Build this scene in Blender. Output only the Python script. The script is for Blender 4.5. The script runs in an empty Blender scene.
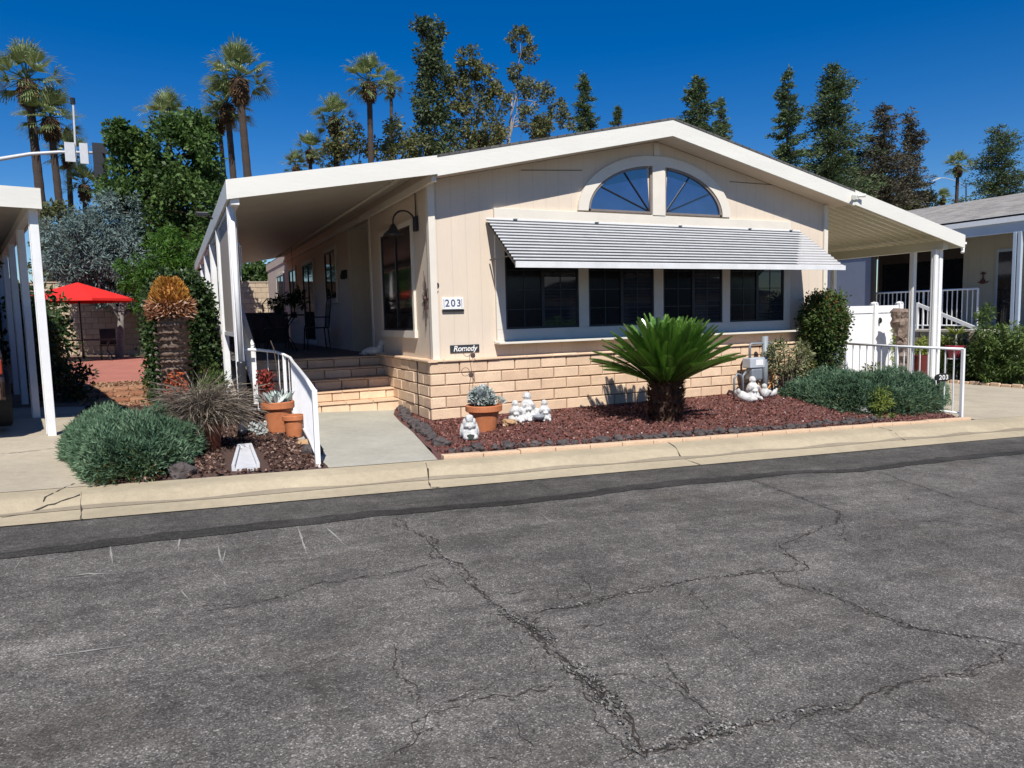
import bpy, math, random
import numpy as np
from mathutils import Vector, Matrix
rng = np.random.default_rng(7); random.seed(7)
sc = bpy.context.scene
COL = sc.collection
PI = math.pi
def rad(a): return math.radians(a)

# ------------------------------------------------------------------ camera (solved from the photograph)
CF, CYAW, CPITCH, CROLL = 710.0, 0.44326, -0.09419, -0.02495
CC = Vector((-3.0987, -8.8765, 1.4505))
def cam_basis():
    f = Vector((math.sin(CYAW)*math.cos(CPITCH), math.cos(CYAW)*math.cos(CPITCH), math.sin(CPITCH)))
    r = Vector((math.cos(CYAW), -math.sin(CYAW), 0)); u = r.cross(f)
    c, s = math.cos(CROLL), math.sin(CROLL)
    return f, c*r+s*u, -s*r+c*u
FW, RT, UP = cam_basis()
cd = bpy.data.cameras.new('camera'); cam = bpy.data.objects.new('camera', cd); COL.objects.link(cam)
cd.sensor_width = 36; cd.lens = CF/1024*36; cd.clip_end = 3000; cd.clip_start = .05
M = Matrix((RT, UP, -FW)).transposed().to_4x4(); M.translation = CC
cam.matrix_world = M; sc.camera = cam
def ray(px, py): return FW + RT*((px-512)/CF) + UP*((384-py)/CF)
def at(px, py, Y):                      # the place at depth Y (world) seen in that direction
    d = ray(px, py); return CC + d*((Y-CC.y)/d.y)

# ------------------------------------------------------------------ ground heights
def clamp(v, a, b): return max(a, min(b, v))
def base(x): return .1 - .045*clamp(x, -12, 19)
def ya(x): return -3.40 + .01*x          # asphalt / gutter
def yb(x): return -2.66 + .035*x         # back of the rolled kerb
def bedz(x, y):
    t = clamp((y+.1)/(-2.15), 0, 1)
    return .12*(1-t) + (base(x)+.025)*t
def G(x, y):
    b = base(x)
    if y < ya(x): return b - .1
    if y < yb(x): return b
    if -.95 < x < 7.5 and y < 0 : return bedz(x, y)
    return b
def on_ground(px, py, h=None):
    d = ray(px, py); t = 2.0
    while t < 80:
        p = CC + d*t
        if p.z <= (h(p.x, p.y) if h else G(p.x, p.y)): return p
        t += .01
    return p
def road(px, py):
    d = ray(px, py); n = Vector((.045, 0, 1)); t = (0.0 - n.dot(CC))/n.dot(d); return CC + d*t

# ------------------------------------------------------------------ tagging
def tag(o, label=None, cat=None, group=None, kind=None):
    if label: o['label'] = label
    if cat: o['category'] = cat
    if group: o['group'] = group
    if kind: o['kind'] = kind
    return o
def thing(name, label, cat, loc=(0, 0, 0), rz=0, group=None):
    o = bpy.data.objects.new(name, None); COL.objects.link(o); o.location = loc; o.rotation_euler = (0, 0, rz)
    o.empty_display_size = .1
    return tag(o, label, cat, group)
def copy_thing(src, label=None, loc=None, rz=None, scale=None):
    c = src.copy(); COL.objects.link(c)
    if label: c['label'] = label
    if loc is not None: c.location = loc
    if rz is not None: c.rotation_euler = (0, 0, rz)
    if scale is not None: c.scale = scale
    for ch in src.children:
        k = ch.copy(); COL.objects.link(k); k.parent = c
        for g in ch.children:
            s = g.copy(); COL.objects.link(s); s.parent = k
    return c

# ------------------------------------------------------------------ mesh builder
class MB:
    def __init__(s): s.v = []; s.f = []; s.m = []
    def add(s, vs, fs, m=0):
        o = len(s.v); s.v += [tuple(v) for v in vs]; s.f += [[i+o for i in f] for f in fs]; s.m += [m]*len(fs); return s
    def box(s, x0, x1, y0, y1, z0, z1, m=0):
        return s.add([(x0,y0,z0),(x1,y0,z0),(x1,y1,z0),(x0,y1,z0),(x0,y0,z1),(x1,y0,z1),(x1,y1,z1),(x0,y1,z1)],
                     [(0,3,2,1),(4,5,6,7),(0,1,5,4),(1,2,6,5),(2,3,7,6),(3,0,4,7)], m)
    def bar(s, a, b, w, h=None, m=0, up=(0,0,1)):
        a = Vector(a); b = Vector(b); d = (b-a).normalized(); u = Vector(up)
        if abs(d.dot(u)) > .98: u = Vector((0,1,0))
        r = d.cross(u).normalized()*(w/2); q = r.cross(d).normalized()*((h or w)/2)
        vs = [a-r-q, a+r-q, a+r+q, a-r+q, b-r-q, b+r-q, b+r+q, b-r+q]
        return s.add(vs, [(0,1,2,3),(7,6,5,4),(0,4,5,1),(1,5,6,2),(2,6,7,3),(3,7,4,0)], m)
    def tube(s, pts, r, n=8, m=0, cap=True):
        pts = [Vector(p) for p in pts]; rr = r if isinstance(r, (list, tuple)) else [r]*len(pts)
        vs = []; fs = []; pu = None
        for i, p in enumerate(pts):
            d = (pts[min(i+1, len(pts)-1)] - pts[max(i-1, 0)]).normalized()
            if pu is None:
                u = Vector((0,0,1)) if abs(d.z) < .9 else Vector((1,0,0)); u = (u - d*u.dot(d)).normalized()
            else: u = (pu - d*pu.dot(d)).normalized()
            pu = u; w = d.cross(u)
            for k in range(n):
                a = 2*PI*k/n; vs.append(p + (u*math.cos(a)+w*math.sin(a))*rr[i])
        for i in range(len(pts)-1):
            for k in range(n):
                a = i*n+k; b = i*n+(k+1) % n; fs.append((a, b, b+n, a+n))
        if cap: fs.append(tuple(range(n))[::-1]); fs.append(tuple((len(pts)-1)*n+k for k in range(n)))
        return s.add(vs, fs, m)
    def lathe(s, c, prof, n=24, m=0, sx=1, sy=1):
        c = Vector(c); vs = []; fs = []
        for r, z in prof:
            for k in range(n):
                a = 2*PI*k/n; vs.append((c.x+r*sx*math.cos(a), c.y+r*sy*math.sin(a), c.z+z))
        for i in range(len(prof)-1):
            for k in range(n):
                a = i*n+k; b = i*n+(k+1) % n; fs.append((a, b, b+n, a+n))
        fs.append(tuple(range(n))[::-1]); fs.append(tuple((len(prof)-1)*n+k for k in range(n)))
        return s.add(vs, fs, m)
    def prism_y(s, poly, y0, y1, m=0):        # poly of (x, z), extruded along y (y0 = front)
        n = len(poly); vs = [(x, y0, z) for x, z in poly] + [(x, y1, z) for x, z in poly]
        fs = [tuple(range(n)), tuple(range(2*n-1, n-1, -1))] + [(i, i+n, (i+1) % n+n, (i+1) % n) for i in range(n)]
        return s.add(vs, fs, m)
    def prism_x(s, poly, x0, x1, m=0):        # poly of (y, z)
        n = len(poly); vs = [(x0, y, z) for y, z in poly] + [(x1, y, z) for y, z in poly]
        fs = [tuple(range(n)), tuple(range(2*n-1, n-1, -1))] + [(i, i+n, (i+1) % n+n, (i+1) % n) for i in range(n)]
        return s.add(vs, fs, m)
    def prism_z(s, poly, z0, z1, m=0):
        n = len(poly); g = lambda z, x, y: z(x, y) if callable(z) else z
        vs = [(x, y, g(z0, x, y)) for x, y in poly] + [(x, y, g(z1, x, y)) for x, y in poly]
        fs = [tuple(range(n))[::-1], tuple(range(n, 2*n))] + [(i, (i+1) % n, (i+1) % n+n, i+n) for i in range(n)]
        return s.add(vs, fs, m)
    def build(s, name, mats, parent=None, smooth=False, bevel=0, loc=None):
        me = bpy.data.meshes.new(name); me.from_pydata(s.v, [], s.f)
        mats = mats if isinstance(mats, (list, tuple)) else [mats]
        for k in mats: me.materials.append(k)
        if len(mats) > 1: me.polygons.foreach_set('material_index', s.m)
        import bmesh
        b = bmesh.new(); b.from_mesh(me); bmesh.ops.recalc_face_normals(b, faces=b.faces); b.to_mesh(me); b.free()
        if smooth:
            me.polygons.foreach_set('use_smooth', [True]*len(me.polygons))
        me.update()
        o = bpy.data.objects.new(name, me); COL.objects.link(o)
        if parent: o.parent = parent
        if loc: o.location = loc
        if bevel:
            md = o.modifiers.new('bevel', 'BEVEL'); md.width = bevel; md.segments = 2; md.limit_method = 'ANGLE'; md.angle_limit = rad(40)
        return o
def rel(o_parent, world):                     # world point -> local of an unrotated empty
    return Vector(world) - o_parent.location

# ------------------------------------------------------------------ materials
MATS = {}
def nm(name):
    m = bpy.data.materials.new(name); m.use_nodes = True; nt = m.node_tree
    return m, nt, nt.nodes['Principled BSDF'], nt.nodes, nt.links
def mat(name, col, rough=.6, var=.12, scale=6, bump=0, bscale=40, metal=0, spec=.5, col2=None, stretch=None):
    m, nt, p, N, L = nm(name)
    p.inputs['Roughness'].default_value = rough; p.inputs['Metallic'].default_value = metal
    p.inputs['Specular IOR Level'].default_value = spec
    tc = N.new('ShaderNodeTexCoord'); src = tc.outputs['Object']
    geo = N.new('ShaderNodeNewGeometry'); src = geo.outputs['Position']
    if stretch:
        mp = N.new('ShaderNodeMapping'); mp.inputs['Scale'].default_value = stretch; L.new(src, mp.inputs['Vector']); src = mp.outputs[0]
    n = N.new('ShaderNodeTexNoise'); n.inputs['Scale'].default_value = scale; n.inputs['Detail'].default_value = 6; n.inputs['Roughness'].default_value = .65
    L.new(src, n.inputs['Vector'])
    r = N.new('ShaderNodeValToRGB'); r.color_ramp.elements[0].position = .3; r.color_ramp.elements[1].position = .7
    c = Vector(col); c2 = Vector(col2) if col2 else c*(1+var)
    c1 = c if col2 else c*(1-var)
    r.color_ramp.elements[0].color = (*c1, 1); r.color_ramp.elements[1].color = (*[min(.95, k) for k in c2], 1)
    L.new(n.outputs['Fac'], r.inputs['Fac']); L.new(r.outputs['Color'], p.inputs['Base Color'])
    if bump:
        n2 = N.new('ShaderNodeTexNoise'); n2.inputs['Scale'].default_value = bscale; n2.inputs['Detail'].default_value = 4
        L.new(src, n2.inputs['Vector'])
        b = N.new('ShaderNodeBump'); b.inputs['Strength'].default_value = bump; b.inputs['Distance'].default_value = .02
        L.new(n2.outputs['Fac'], b.inputs['Height']); L.new(b.outputs[0], p.inputs['Normal'])
    MATS[name] = m; return m
def mathn(N, L, op, a, b=None, c=None):
    n = N.new('ShaderNodeMath'); n.operation = op
    for i, v in enumerate((a, b, c)):
        if v is None: continue
        if isinstance(v, (int, float)): n.inputs[i].default_value = v
        else: L.new(v, n.inputs[i])
    return n.outputs[0]
def mixc(N, L, fac, a, b, mode='MIX'):
    n = N.new('ShaderNodeMix'); n.data_type = 'RGBA'; n.blend_type = mode
    for s, v in ((0, fac), (6, a), (7, b)):
        if isinstance(v, (int, float)): n.inputs[s].default_value = v
        elif isinstance(v, tuple): n.inputs[s].default_value = (*v, 1) if len(v) == 3 else v
        else: L.new(v, n.inputs[s])
    return n.outputs[2]
def noise(N, L, src, scale, detail=4, rough=.6, dist=0):
    n = N.new('ShaderNodeTexNoise'); n.inputs['Scale'].default_value = scale; n.inputs['Detail'].default_value = detail
    n.inputs['Roughness'].default_value = rough; n.inputs['Distortion'].default_value = dist; L.new(src, n.inputs['Vector']); return n.outputs['Fac']
def ramp(N, L, fac, *st):
    r = N.new('ShaderNodeValToRGB'); cr = r.color_ramp
    while len(cr.elements) < len(st): cr.elements.new(.5)
    for e, (p, c) in zip(cr.elements, st):
        e.position = p; e.color = (*c, 1) if isinstance(c, tuple) else (c, c, c, 1)
    L.new(fac, r.inputs['Fac']); return r.outputs['Color']
def mapped(N, L, src, sc_, rot=(0, 0, 0)):
    mp = N.new('ShaderNodeMapping'); mp.inputs['Scale'].default_value = sc_; mp.inputs['Rotation'].default_value = rot; L.new(src, mp.inputs['Vector']); return mp.outputs[0]

def leafmat(name, c1, c2, trans=.25, rough=.55, c3=None, spec=.3):
    m, nt, p, N, L = nm(name)
    a = N.new('ShaderNodeAttribute'); a.attribute_name = 'rnd'
    st = [(0.0, tuple(c1)), (.75 if c3 else 1.0, tuple(c2))]
    if c3: st.append((1.0, tuple(c3)))
    col = ramp(N, L, a.outputs['Fac'], *st)
    L.new(col, p.inputs['Base Color']); p.inputs['Roughness'].default_value = rough; p.inputs['Specular IOR Level'].default_value = spec
    if trans:
        t = N.new('ShaderNodeBsdfTranslucent'); c = mixc(N, L, .5, col, (.35, .5, .05), 'MIX'); L.new(col, t.inputs['Color'])
        mx = N.new('ShaderNodeMixShader'); mx.inputs[0].default_value = trans
        L.new(p.outputs[0], mx.inputs[1]); L.new(t.outputs[0], mx.inputs[2]); L.new(mx.outputs[0], N['Material Output'].inputs[0])
    MATS[name] = m; return m

def asphalt(name, mid, con=1.0, patch=False):
    m, nt, p, N, L = nm(name)
    g = N.new('ShaderNodeNewGeometry'); P = g.outputs['Position']
    v = N.new('ShaderNodeTexVoronoi'); v.inputs['Scale'].default_value = 190; L.new(P, v.inputs['Vector'])
    sep = N.new('ShaderNodeSeparateColor'); L.new(v.outputs['Color'], sep.inputs[0])
    grain = ramp(N, L, sep.outputs[0], (0, mid*.42), (.5, mid*.85), (.83, mid*1.15), (.94, mid*1.7), (1, mid*(2.6 if not patch else 1.5)))
    big = noise(N, L, P, .55, 5, .6); med = noise(N, L, P, 3.2, 6, .7); st = noise(N, L, mapped(N, L, P, (.35, 2.2, 1), (0, 0, .12)), 2.2, 5, .65)
    f1 = ramp(N, L, big, (.32, .72), (.68, 1.2)); f2 = ramp(N, L, med, (.32, .68), (.70, 1.22)); f3 = ramp(N, L, st, (.35, .78), (.66, 1.18)); f4 = ramp(N, L, noise(N, L, P, 22, 4, .7), (.3, .7), (.7, 1.25))
    c = mixc(N, L, 1.0, grain, f1, 'MULTIPLY'); c = mixc(N, L, 1.0, c, f2, 'MULTIPLY'); c = mixc(N, L, 1.0, c, f3, 'MULTIPLY'); c = mixc(N, L, 1.0, c, f4, 'MULTIPLY')
    if not patch:
        # oil spots and worn lighter scuffs
        sp = noise(N, L, P, 1.3, 3, .5, .6); c = mixc(N, L, ramp(N, L, sp, (.62, 0.0), (.74, .35)), c, (.04, .036, .033))
        br = noise(N, L, P, .9, 4, .7); c = mixc(N, L, ramp(N, L, br, (.55, 0.0), (.7, .25)), c, (.115, .095, .075))
        w = noise(N, L, mapped(N, L, P, (1, 6, 1), (0, 0, -.5)), 3.0, 6, .75); c = mixc(N, L, ramp(N, L, w, (.64, 0.0), (.75, .25)), c, (.24, .235, .225))
    tint = mixc(N, L, 1.0, c, (1.03, .955, .85), 'MULTIPLY')
    L.new(tint, p.inputs['Base Color']); p.inputs['Roughness'].default_value = .88; p.inputs['Specular IOR Level'].default_value = .25
    b = N.new('ShaderNodeBump'); b.inputs['Strength'].default_value = .9 if not patch else .4; b.inputs['Distance'].default_value = .006
    h = mathn(N, L, 'ADD', sep.outputs[0], mathn(N, L, 'MULTIPLY', noise(N, L, P, 40, 3), 1.2)); L.new(h, b.inputs['Height']); L.new(b.outputs[0], p.inputs['Normal'])
    MATS[name] = m; return m

def concrete(name, col, joint=None):
    m, nt, p, N, L = nm(name)
    g = N.new('ShaderNodeNewGeometry'); P = g.outputs['Position']
    a = noise(N, L, P, 1.1, 6, .65); b_ = noise(N, L, P, 14, 5, .7); f = noise(N, L, P, 160, 2)
    c = mixc(N, L, 1.0, tuple(col), ramp(N, L, a, (.3, .84), (.7, 1.1)), 'MULTIPLY')
    c = mixc(N, L, 1.0, c, ramp(N, L, b_, (.3, .9), (.7, 1.08)), 'MULTIPLY'); c = mixc(N, L, 1.0, c, ramp(N, L, f, (.3, .88), (.7, 1.1)), 'MULTIPLY')
    s = noise(N, L, P, .7, 4, .6, .5); c = mixc(N, L, ramp(N, L, s, (.6, 0.0), (.75, .35)), c, tuple(k*.62 for k in col))
    L.new(c, p.inputs['Base Color']); p.inputs['Roughness'].default_value = .9; p.inputs['Specular IOR Level'].default_value = .2
    bu = N.new('ShaderNodeBump'); bu.inputs['Strength'].default_value = .35; bu.inputs['Distance'].default_value = .005
    L.new(b_, bu.inputs['Height']); L.new(bu.outputs[0], p.inputs['Normal'])
    MATS[name] = m; return m

def siding(name, col, pitch=.203):
    m, nt, p, N, L = nm(name)
    g = N.new('ShaderNodeNewGeometry'); P = g.outputs['Position']; s = N.new('ShaderNodeSeparateXYZ'); L.new(P, s.inputs[0])
    u = mathn(N, L, 'ADD', s.outputs[0], s.outputs[1]); u = mathn(N, L, 'FRACT', mathn(N, L, 'DIVIDE', mathn(N, L, 'ADD', u, 50.06), pitch))
    gr = mathn(N, L, 'LESS_THAN', u, .05)
    fine = noise(N, L, mapped(N, L, P, (22, 22, 1.2)), 3, 4, .7)
    big = noise(N, L, P, 1.2, 5, .6)
    c = mixc(N, L, 1.0, tuple(col), ramp(N, L, big, (.3, .95), (.7, 1.04)), 'MULTIPLY')
    c = mixc(N, L, 1.0, c, ramp(N, L, fine, (.3, .96), (.7, 1.03)), 'MULTIPLY')
    c = mixc(N, L, mathn(N, L, 'MULTIPLY', gr, .14), c, tuple(k*.35 for k in col))
    L.new(c, p.inputs['Base Color']); p.inputs['Roughness'].default_value = .75; p.inputs['Specular IOR Level'].default_value = .3
    h = mathn(N, L, 'ADD', mathn(N, L, 'MULTIPLY', gr, -.6), mathn(N, L, 'MULTIPLY', fine, .25))
    b = N.new('ShaderNodeBump'); b.inputs['Strength'].default_value = .5; b.inputs['Distance'].default_value = .01
    L.new(h, b.inputs['Height']); L.new(b.outputs[0], p.inputs['Normal'])
    MATS[name] = m; return m

def glassmat(name, col=(.012, .014, .018), rough=.02, spec=.6, wave=0.0):
    m, nt, p, N, L = nm(name)
    g = N.new('ShaderNodeNewGeometry'); P = g.outputs['Position']
    n = noise(N, L, P, 3, 5, .6); c = mixc(N, L, 1.0, tuple(col), ramp(N, L, n, (.3, .7), (.7, 1.5)), 'MULTIPLY')
    L.new(c, p.inputs['Base Color']); p.inputs['Roughness'].default_value = rough; p.inputs['Specular IOR Level'].default_value = spec
    n2 = noise(N, L, P, 1.7, 2, .5); b = N.new('ShaderNodeBump'); b.inputs['Strength'].default_value = .12+wave; b.inputs['Distance'].default_value = .01
    L.new(n2, b.inputs['Height']); L.new(b.outputs[0], p.inputs['Normal'])
    MATS[name] = m; return m
def blindmat(name):
    m, nt, p, N, L = nm(name)
    g = N.new('ShaderNodeNewGeometry'); s = N.new('ShaderNodeSeparateXYZ'); L.new(g.outputs['Position'], s.inputs[0])
    u = mathn(N, L, 'FRACT', mathn(N, L, 'DIVIDE', s.outputs[2], .05))
    c = ramp(N, L, u, (0.0, (.010, .012, .016)), (.25, (.022, .025, .032)), (.9, (.028, .032, .04)), (1.0, (.010, .012, .016)))
    L.new(c, p.inputs['Base Color']); p.inputs['Roughness'].default_value = .03; p.inputs['Specular IOR Level'].default_value = .7
    n2 = noise(N, L, g.outputs['Position'], 1.7, 2, .5); b = N.new('ShaderNodeBump'); b.inputs['Strength'].default_value = .12; b.inputs['Distance'].default_value = .01
    L.new(n2, b.inputs['Height']); L.new(b.outputs[0], p.inputs['Normal'])
    return m
def blockmat(name, col, col2, var=.1):
    m, nt, p, N, L = nm(name)
    g = N.new('ShaderNodeNewGeometry'); P = g.outputs['Position']
    a = N.new('ShaderNodeAttribute'); a.attribute_name = 'rnd'
    c = ramp(N, L, a.outputs['Fac'], (0, tuple(col)), (1, tuple(col2)))
    n1 = noise(N, L, P, 5, 6, .65); n2 = noise(N, L, P, 60, 4, .7)
    c = mixc(N, L, 1.0, c, ramp(N, L, n1, (.3, 1-var), (.7, 1+var)), 'MULTIPLY'); c = mixc(N, L, 1.0, c, ramp(N, L, n2, (.3, .88), (.7, 1.1)), 'MULTIPLY')
    L.new(c, p.inputs['Base Color']); p.inputs['Roughness'].default_value = .9; p.inputs['Specular IOR Level'].default_value = .2
    b = N.new('ShaderNodeBump'); b.inputs['Strength'].default_value = .5; b.inputs['Distance'].default_value = .008
    L.new(mathn(N, L, 'ADD', n2, n1), b.inputs['Height']); L.new(b.outputs[0], p.inputs['Normal'])
    return m
def shingle(name, col):
    m, nt, p, N, L = nm(name)
    g = N.new('ShaderNodeNewGeometry'); P = g.outputs['Position']
    br = N.new('ShaderNodeTexBrick'); br.inputs['Scale'].default_value = 1; br.inputs['Brick Width'].default_value = .3; br.inputs['Row Height'].default_value = .14
    br.inputs['Mortar Size'].default_value = .008; br.inputs['Color1'].default_value = (*[k*.8 for k in col], 1); br.inputs['Color2'].default_value = (*[k*1.25 for k in col], 1)
    br.inputs['Mortar'].default_value = (*[k*.4 for k in col], 1)
    L.new(mapped(N, L, P, (1, 1, 1), (0, 0, PI/2)), br.inputs['Vector'])
    n = noise(N, L, P, 40, 4, .7); c = mixc(N, L, 1.0, br.outputs['Color'], ramp(N, L, n, (.3, .75), (.7, 1.2)), 'MULTIPLY')
    n = noise(N, L, P, 1.5, 4, .7); c = mixc(N, L, 1.0, c, ramp(N, L, n, (.3, .8), (.7, 1.15)), 'MULTIPLY')
    L.new(c, p.inputs['Base Color']); p.inputs['Roughness'].default_value = .95
    return m

A_ROAD = asphalt('asphalt_old', .170); A_PATCH = asphalt('asphalt_new', .105, patch=True); A_BAND = asphalt('asphalt_seam', .052, patch=True)
CONC = concrete('kerb_concrete', (.45, .38, .26)); CONC2 = concrete('walk_concrete', (.43, .41, .34)); DRV = concrete('drive_concrete', (.46, .40, .30))
SIDE = siding('painted_siding', (.67, .565, .45)); TRIM = mat('cream_trim', (.70, .645, .55), .6, .05, 3, .1, 60)
WHITE = mat('white_paint', (.78, .77, .74), .45, .05, 2.5, .08, 30); FASC = mat('fascia_paint', (.70, .68, .61), .5, .05, 1.2, .08, 12, stretch=(.6, 1, 3))
ALU = mat('awning_aluminium', (.68, .68, .67), .4, .09, 5, .05, 30); METALW = mat('white_enamel', (.80, .80, .80), .35, .05, 9)
POSTM = mat('post_enamel', (.76, .76, .75), .4, .06, 6)
PAN = mat('cover_pan', (.50, .47, .40), .45, .06, 2); PANR = mat('carport_pan', (.62, .58, .44), .4, .06, 2)
BLACK = mat('black_metal', (.015, .015, .016), .4, .2, 8); BFRAME = mat('bronze_frame', (.018, .017, .018), .4, .2, 8)
ROOF = shingle('dark_shingle', (.10, .095, .09)); ROOFG = shingle('grey_shingle', (.30, .28, .25))
GLASS = glassmat('screened_glass', (.008, .009, .011), .15, .25); GLASSB = blindmat('glass_with_blinds'); GLASSA = glassmat('arch_glass', (.012, .022, .085), .03, 1.0, .1)
GLASSA.node_tree.nodes['Principled BSDF'].inputs['IOR'].default_value = 2.1
GLASSS = glassmat('side_glass', (.012, .012, .014), .05, .5)
BLOCK = blockmat('slump_block', (.64, .455, .305), (.76, .565, .39)); MORT = mat('mortar', (.28, .19, .13), .95, .2, 30)  # mortar darker than the blocks, joint shade put into its colour
GREYBLOCK = blockmat('tan_block', (.44, .35, .24), (.53, .43, .31)); DKMORT = mat('grey_mortar', (.25, .21, .16), .95, .15, 20)
GBLOCK2 = blockmat('grey_slump', (.27, .24, .19), (.36, .32, .26))
TERRA = mat('terracotta', (.43, .135, .045), .75, .2, 9, .15, 60, col2=(.55, .2, .085)); TERRAD = mat('terracotta_dark', (.22, .06, .025), .7, .3, 12, .2, 50)
STATUE = mat('white_plaster', (.42, .41, .39), .7, .12, 22, .6, 70, col2=(.72, .72, .70))
SOIL = mat('soil', (.07, .045, .03), .95, .3, 12, .6, 60); DIRT = mat('dirt', (.22, .16, .10), .95, .25, 2.5, .5, 40)
LAVAB = mat('lava_base', (.10, .042, .037), .95, .4, 40, .9, 90, col2=(.19, .085, .072)); BARKB = mat('bark_base', (.06, .032, .025), .95, .4, 40, .9, 90, col2=(.12, .07, .055))
ROCK = mat('lava_rock', (.025, .021, .021), .9, .3, 16, 1.0, 45, col2=(.13, .105, .10)); ROCKT = mat('tan_rock', (.42, .26, .14), .9, .2, 12, .5, 40)
BARK = mat('palm_bark', (.035, .025, .02), .95, .3, 8, .8, 30, col2=(.08, .056, .042), stretch=(1, 1, 5)); BARK2 = mat('tree_bark', (.09, .065, .05), .95, .3, 9, .6, 30); BARKW = mat('pale_bark', (.52, .49, .44), .85, .2, 7, .3, 20)
REDPAD = mat('red_concrete', (.40, .15, .11), .85, .15, 3, .2, 40); REDCLOTH = mat('red_canvas', (.72, .018, .012), .7, .05, 5)
GALV = mat('grey_metal', (.21, .235, .26), .45, .15, 9, .05, 20, metal=.2); MAILW = mat('vinyl', (.80, .80, .79), .4, .03, 3)

# ------------------------------------------------------------------ foliage helpers
def unit(a): return a/np.maximum(np.linalg.norm(a, axis=1, keepdims=True), 1e-9)
def rdir(n): return unit(rng.normal(size=(n, 3)))
def cards(name, C, D, Nn, L, W, m, parent=None, rnd=None, tri=False, bend=0.0):
    C = np.asarray(C, float); n = len(C); D = unit(np.asarray(D, float)); S = unit(np.cross(D, Nn))
    L = np.broadcast_to(np.asarray(L, float).reshape(-1, 1), (n, 1)); W = np.broadcast_to(np.asarray(W, float).reshape(-1, 1), (n, 1))
    tip = C + D*L
    if bend: tip = tip + np.array([0, 0, -1.0])*L*bend
    mid = C + D*L*.45
    V = np.stack([C, mid - S*W*.5, tip, mid + S*W*.5], axis=1).reshape(-1, 3)
    me = bpy.data.meshes.new(name); me.vertices.add(4*n); me.vertices.foreach_set('co', V.ravel())
    me.loops.add(4*n); me.loops.foreach_set('vertex_index', np.arange(4*n, dtype=np.int32))
    me.polygons.add(n); me.polygons.foreach_set('loop_start', np.arange(0, 4*n, 4, dtype=np.int32)); me.polygons.foreach_set('loop_total', np.full(n, 4, np.int32))
    at_ = me.attributes.new('rnd', 'FLOAT', 'FACE'); at_.data.foreach_set('value', (rng.random(n) if rnd is None else np.clip(rnd, 0, 1)).astype(np.float32))
    me.materials.append(m); me.update(calc_edges=True); me.validate()
    o = bpy.data.objects.new(name, me); COL.objects.link(o)
    if parent: o.parent = parent
    return o
def blob_pts(c, r, n, shell=.55):
    d = rdir(n); k = (shell + (1-shell)*rng.random((n, 1)))**.7
    return np.array(c) + d*k*np.array(r if hasattr(r, '__len__') else (r, r, r)), d
def clumpy(c, r, n, sub=14, subr=.36, shell=.5):
    """points in small sub-clumps spread through an ellipsoid, so sky shows between"""
    r = np.array(r if hasattr(r, '__len__') else (r, r, r), float); cc, _ = blob_pts(c, r, sub, shell); idx = rng.integers(0, sub, n)
    sr = r.mean()*subr*(.6+.8*rng.random(sub)); d = rdir(n); p = cc[idx] + d*(rng.random((n, 1))**.5)*sr[idx][:, None]
    tone = rng.random(sub)[idx]*.6 + rng.random(n)*.4
    return p, d, tone
def leaf_blobs(name, blobs, per_m3, m, L, W, parent, sub=14, subr=.36, droop=.2):
    Ps, Ds, Ts = [], [], []
    for c, r, n in blobs:
        p, d, t = clumpy(c, r, n, sub, subr); Ps.append(p); Ds.append(d); Ts.append(t)
    P = np.concatenate(Ps); D = np.concatenate(Ds); T = np.concatenate(Ts)
    D = unit(D + .8*rdir(len(P)) + np.array([0, 0, -droop]))
    return cards(name, P, D, rdir(len(P)), L*(.7+.6*rng.random(len(P))), W*(.7+.6*rng.random(len(P))), m, parent, T)

# leaf colours
LF_JUN = leafmat('juniper_leaf', (.03, .07, .036), (.12, .205, .12), .12, .7, (.25, .35, .22), .15)
LF_JUNG = leafmat('juniper_green', (.05, .085, .03), (.12, .17, .05), .12, .6, (.19, .10, .04))
LF_PALM = leafmat('fan_palm_leaf', (.06, .095, .035), (.22, .28, .10), .3, .4, (.50, .52, .30), .6)
LF_DEAD = leafmat('dead_frond', (.06, .035, .02), (.2, .12, .06), .15, .8)
LF_OAK = leafmat('broad_leaf', (.026, .058, .014), (.08, .145, .032), .3, .5, (.17, .25, .07))
LF_BLUE = leafmat('blue_needle', (.07, .11, .10), (.20, .275, .25), .15, .6)
LF_BRIGHT = leafmat('bright_juniper', (.03, .08, .01), (.09, .19, .02), .3, .5)
LF_CON = leafmat('conifer_needle', (.03, .055, .025), (.11, .16, .065), .2, .6, (.18, .22, .11))
LF_CONB = leafmat('brown_conifer', (.045, .045, .028), (.13, .12, .08), .15, .6)
LF_EUC = leafmat('eucalyptus_leaf', (.06, .075, .03), (.17, .18, .07), .3, .5, (.30, .23, .10))
LF_CYC = leafmat('cycad_leaf', (.03, .085, .010), (.10, .23, .025), .3, .26, (.24, .42, .08), .9)
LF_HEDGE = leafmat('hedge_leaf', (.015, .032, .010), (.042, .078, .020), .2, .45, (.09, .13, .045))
LF_RED = leafmat('bush_leaf', (.03, .06, .015), (.09, .14, .03), .25, .5, (.25, .09, .04))
LF_DRY = leafmat('dry_grass', (.06, .045, .035), (.23, .185, .14), .2, .7, (.42, .36, .28))
LF_OR = leafmat('cut_frond_orange', (.22, .08, .02), (.55, .26, .04), .1, .7, (.62, .40, .12))
LF_SUCC = leafmat('pale_succulent', (.30, .38, .33), (.62, .66, .62), .1, .6)
LF_YEL = leafmat('yellow_green', (.14, .20, .03), (.33, .36, .06), .25, .5)
LAVA = leafmat('lava_chip', (.08, .032, .024), (.24, .10, .078), 0, .95, (.38, .19, .16), .1)
PALE = leafmat('pale_chip', (.5, .4, .34), (.75, .65, .58), 0, .9)
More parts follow.
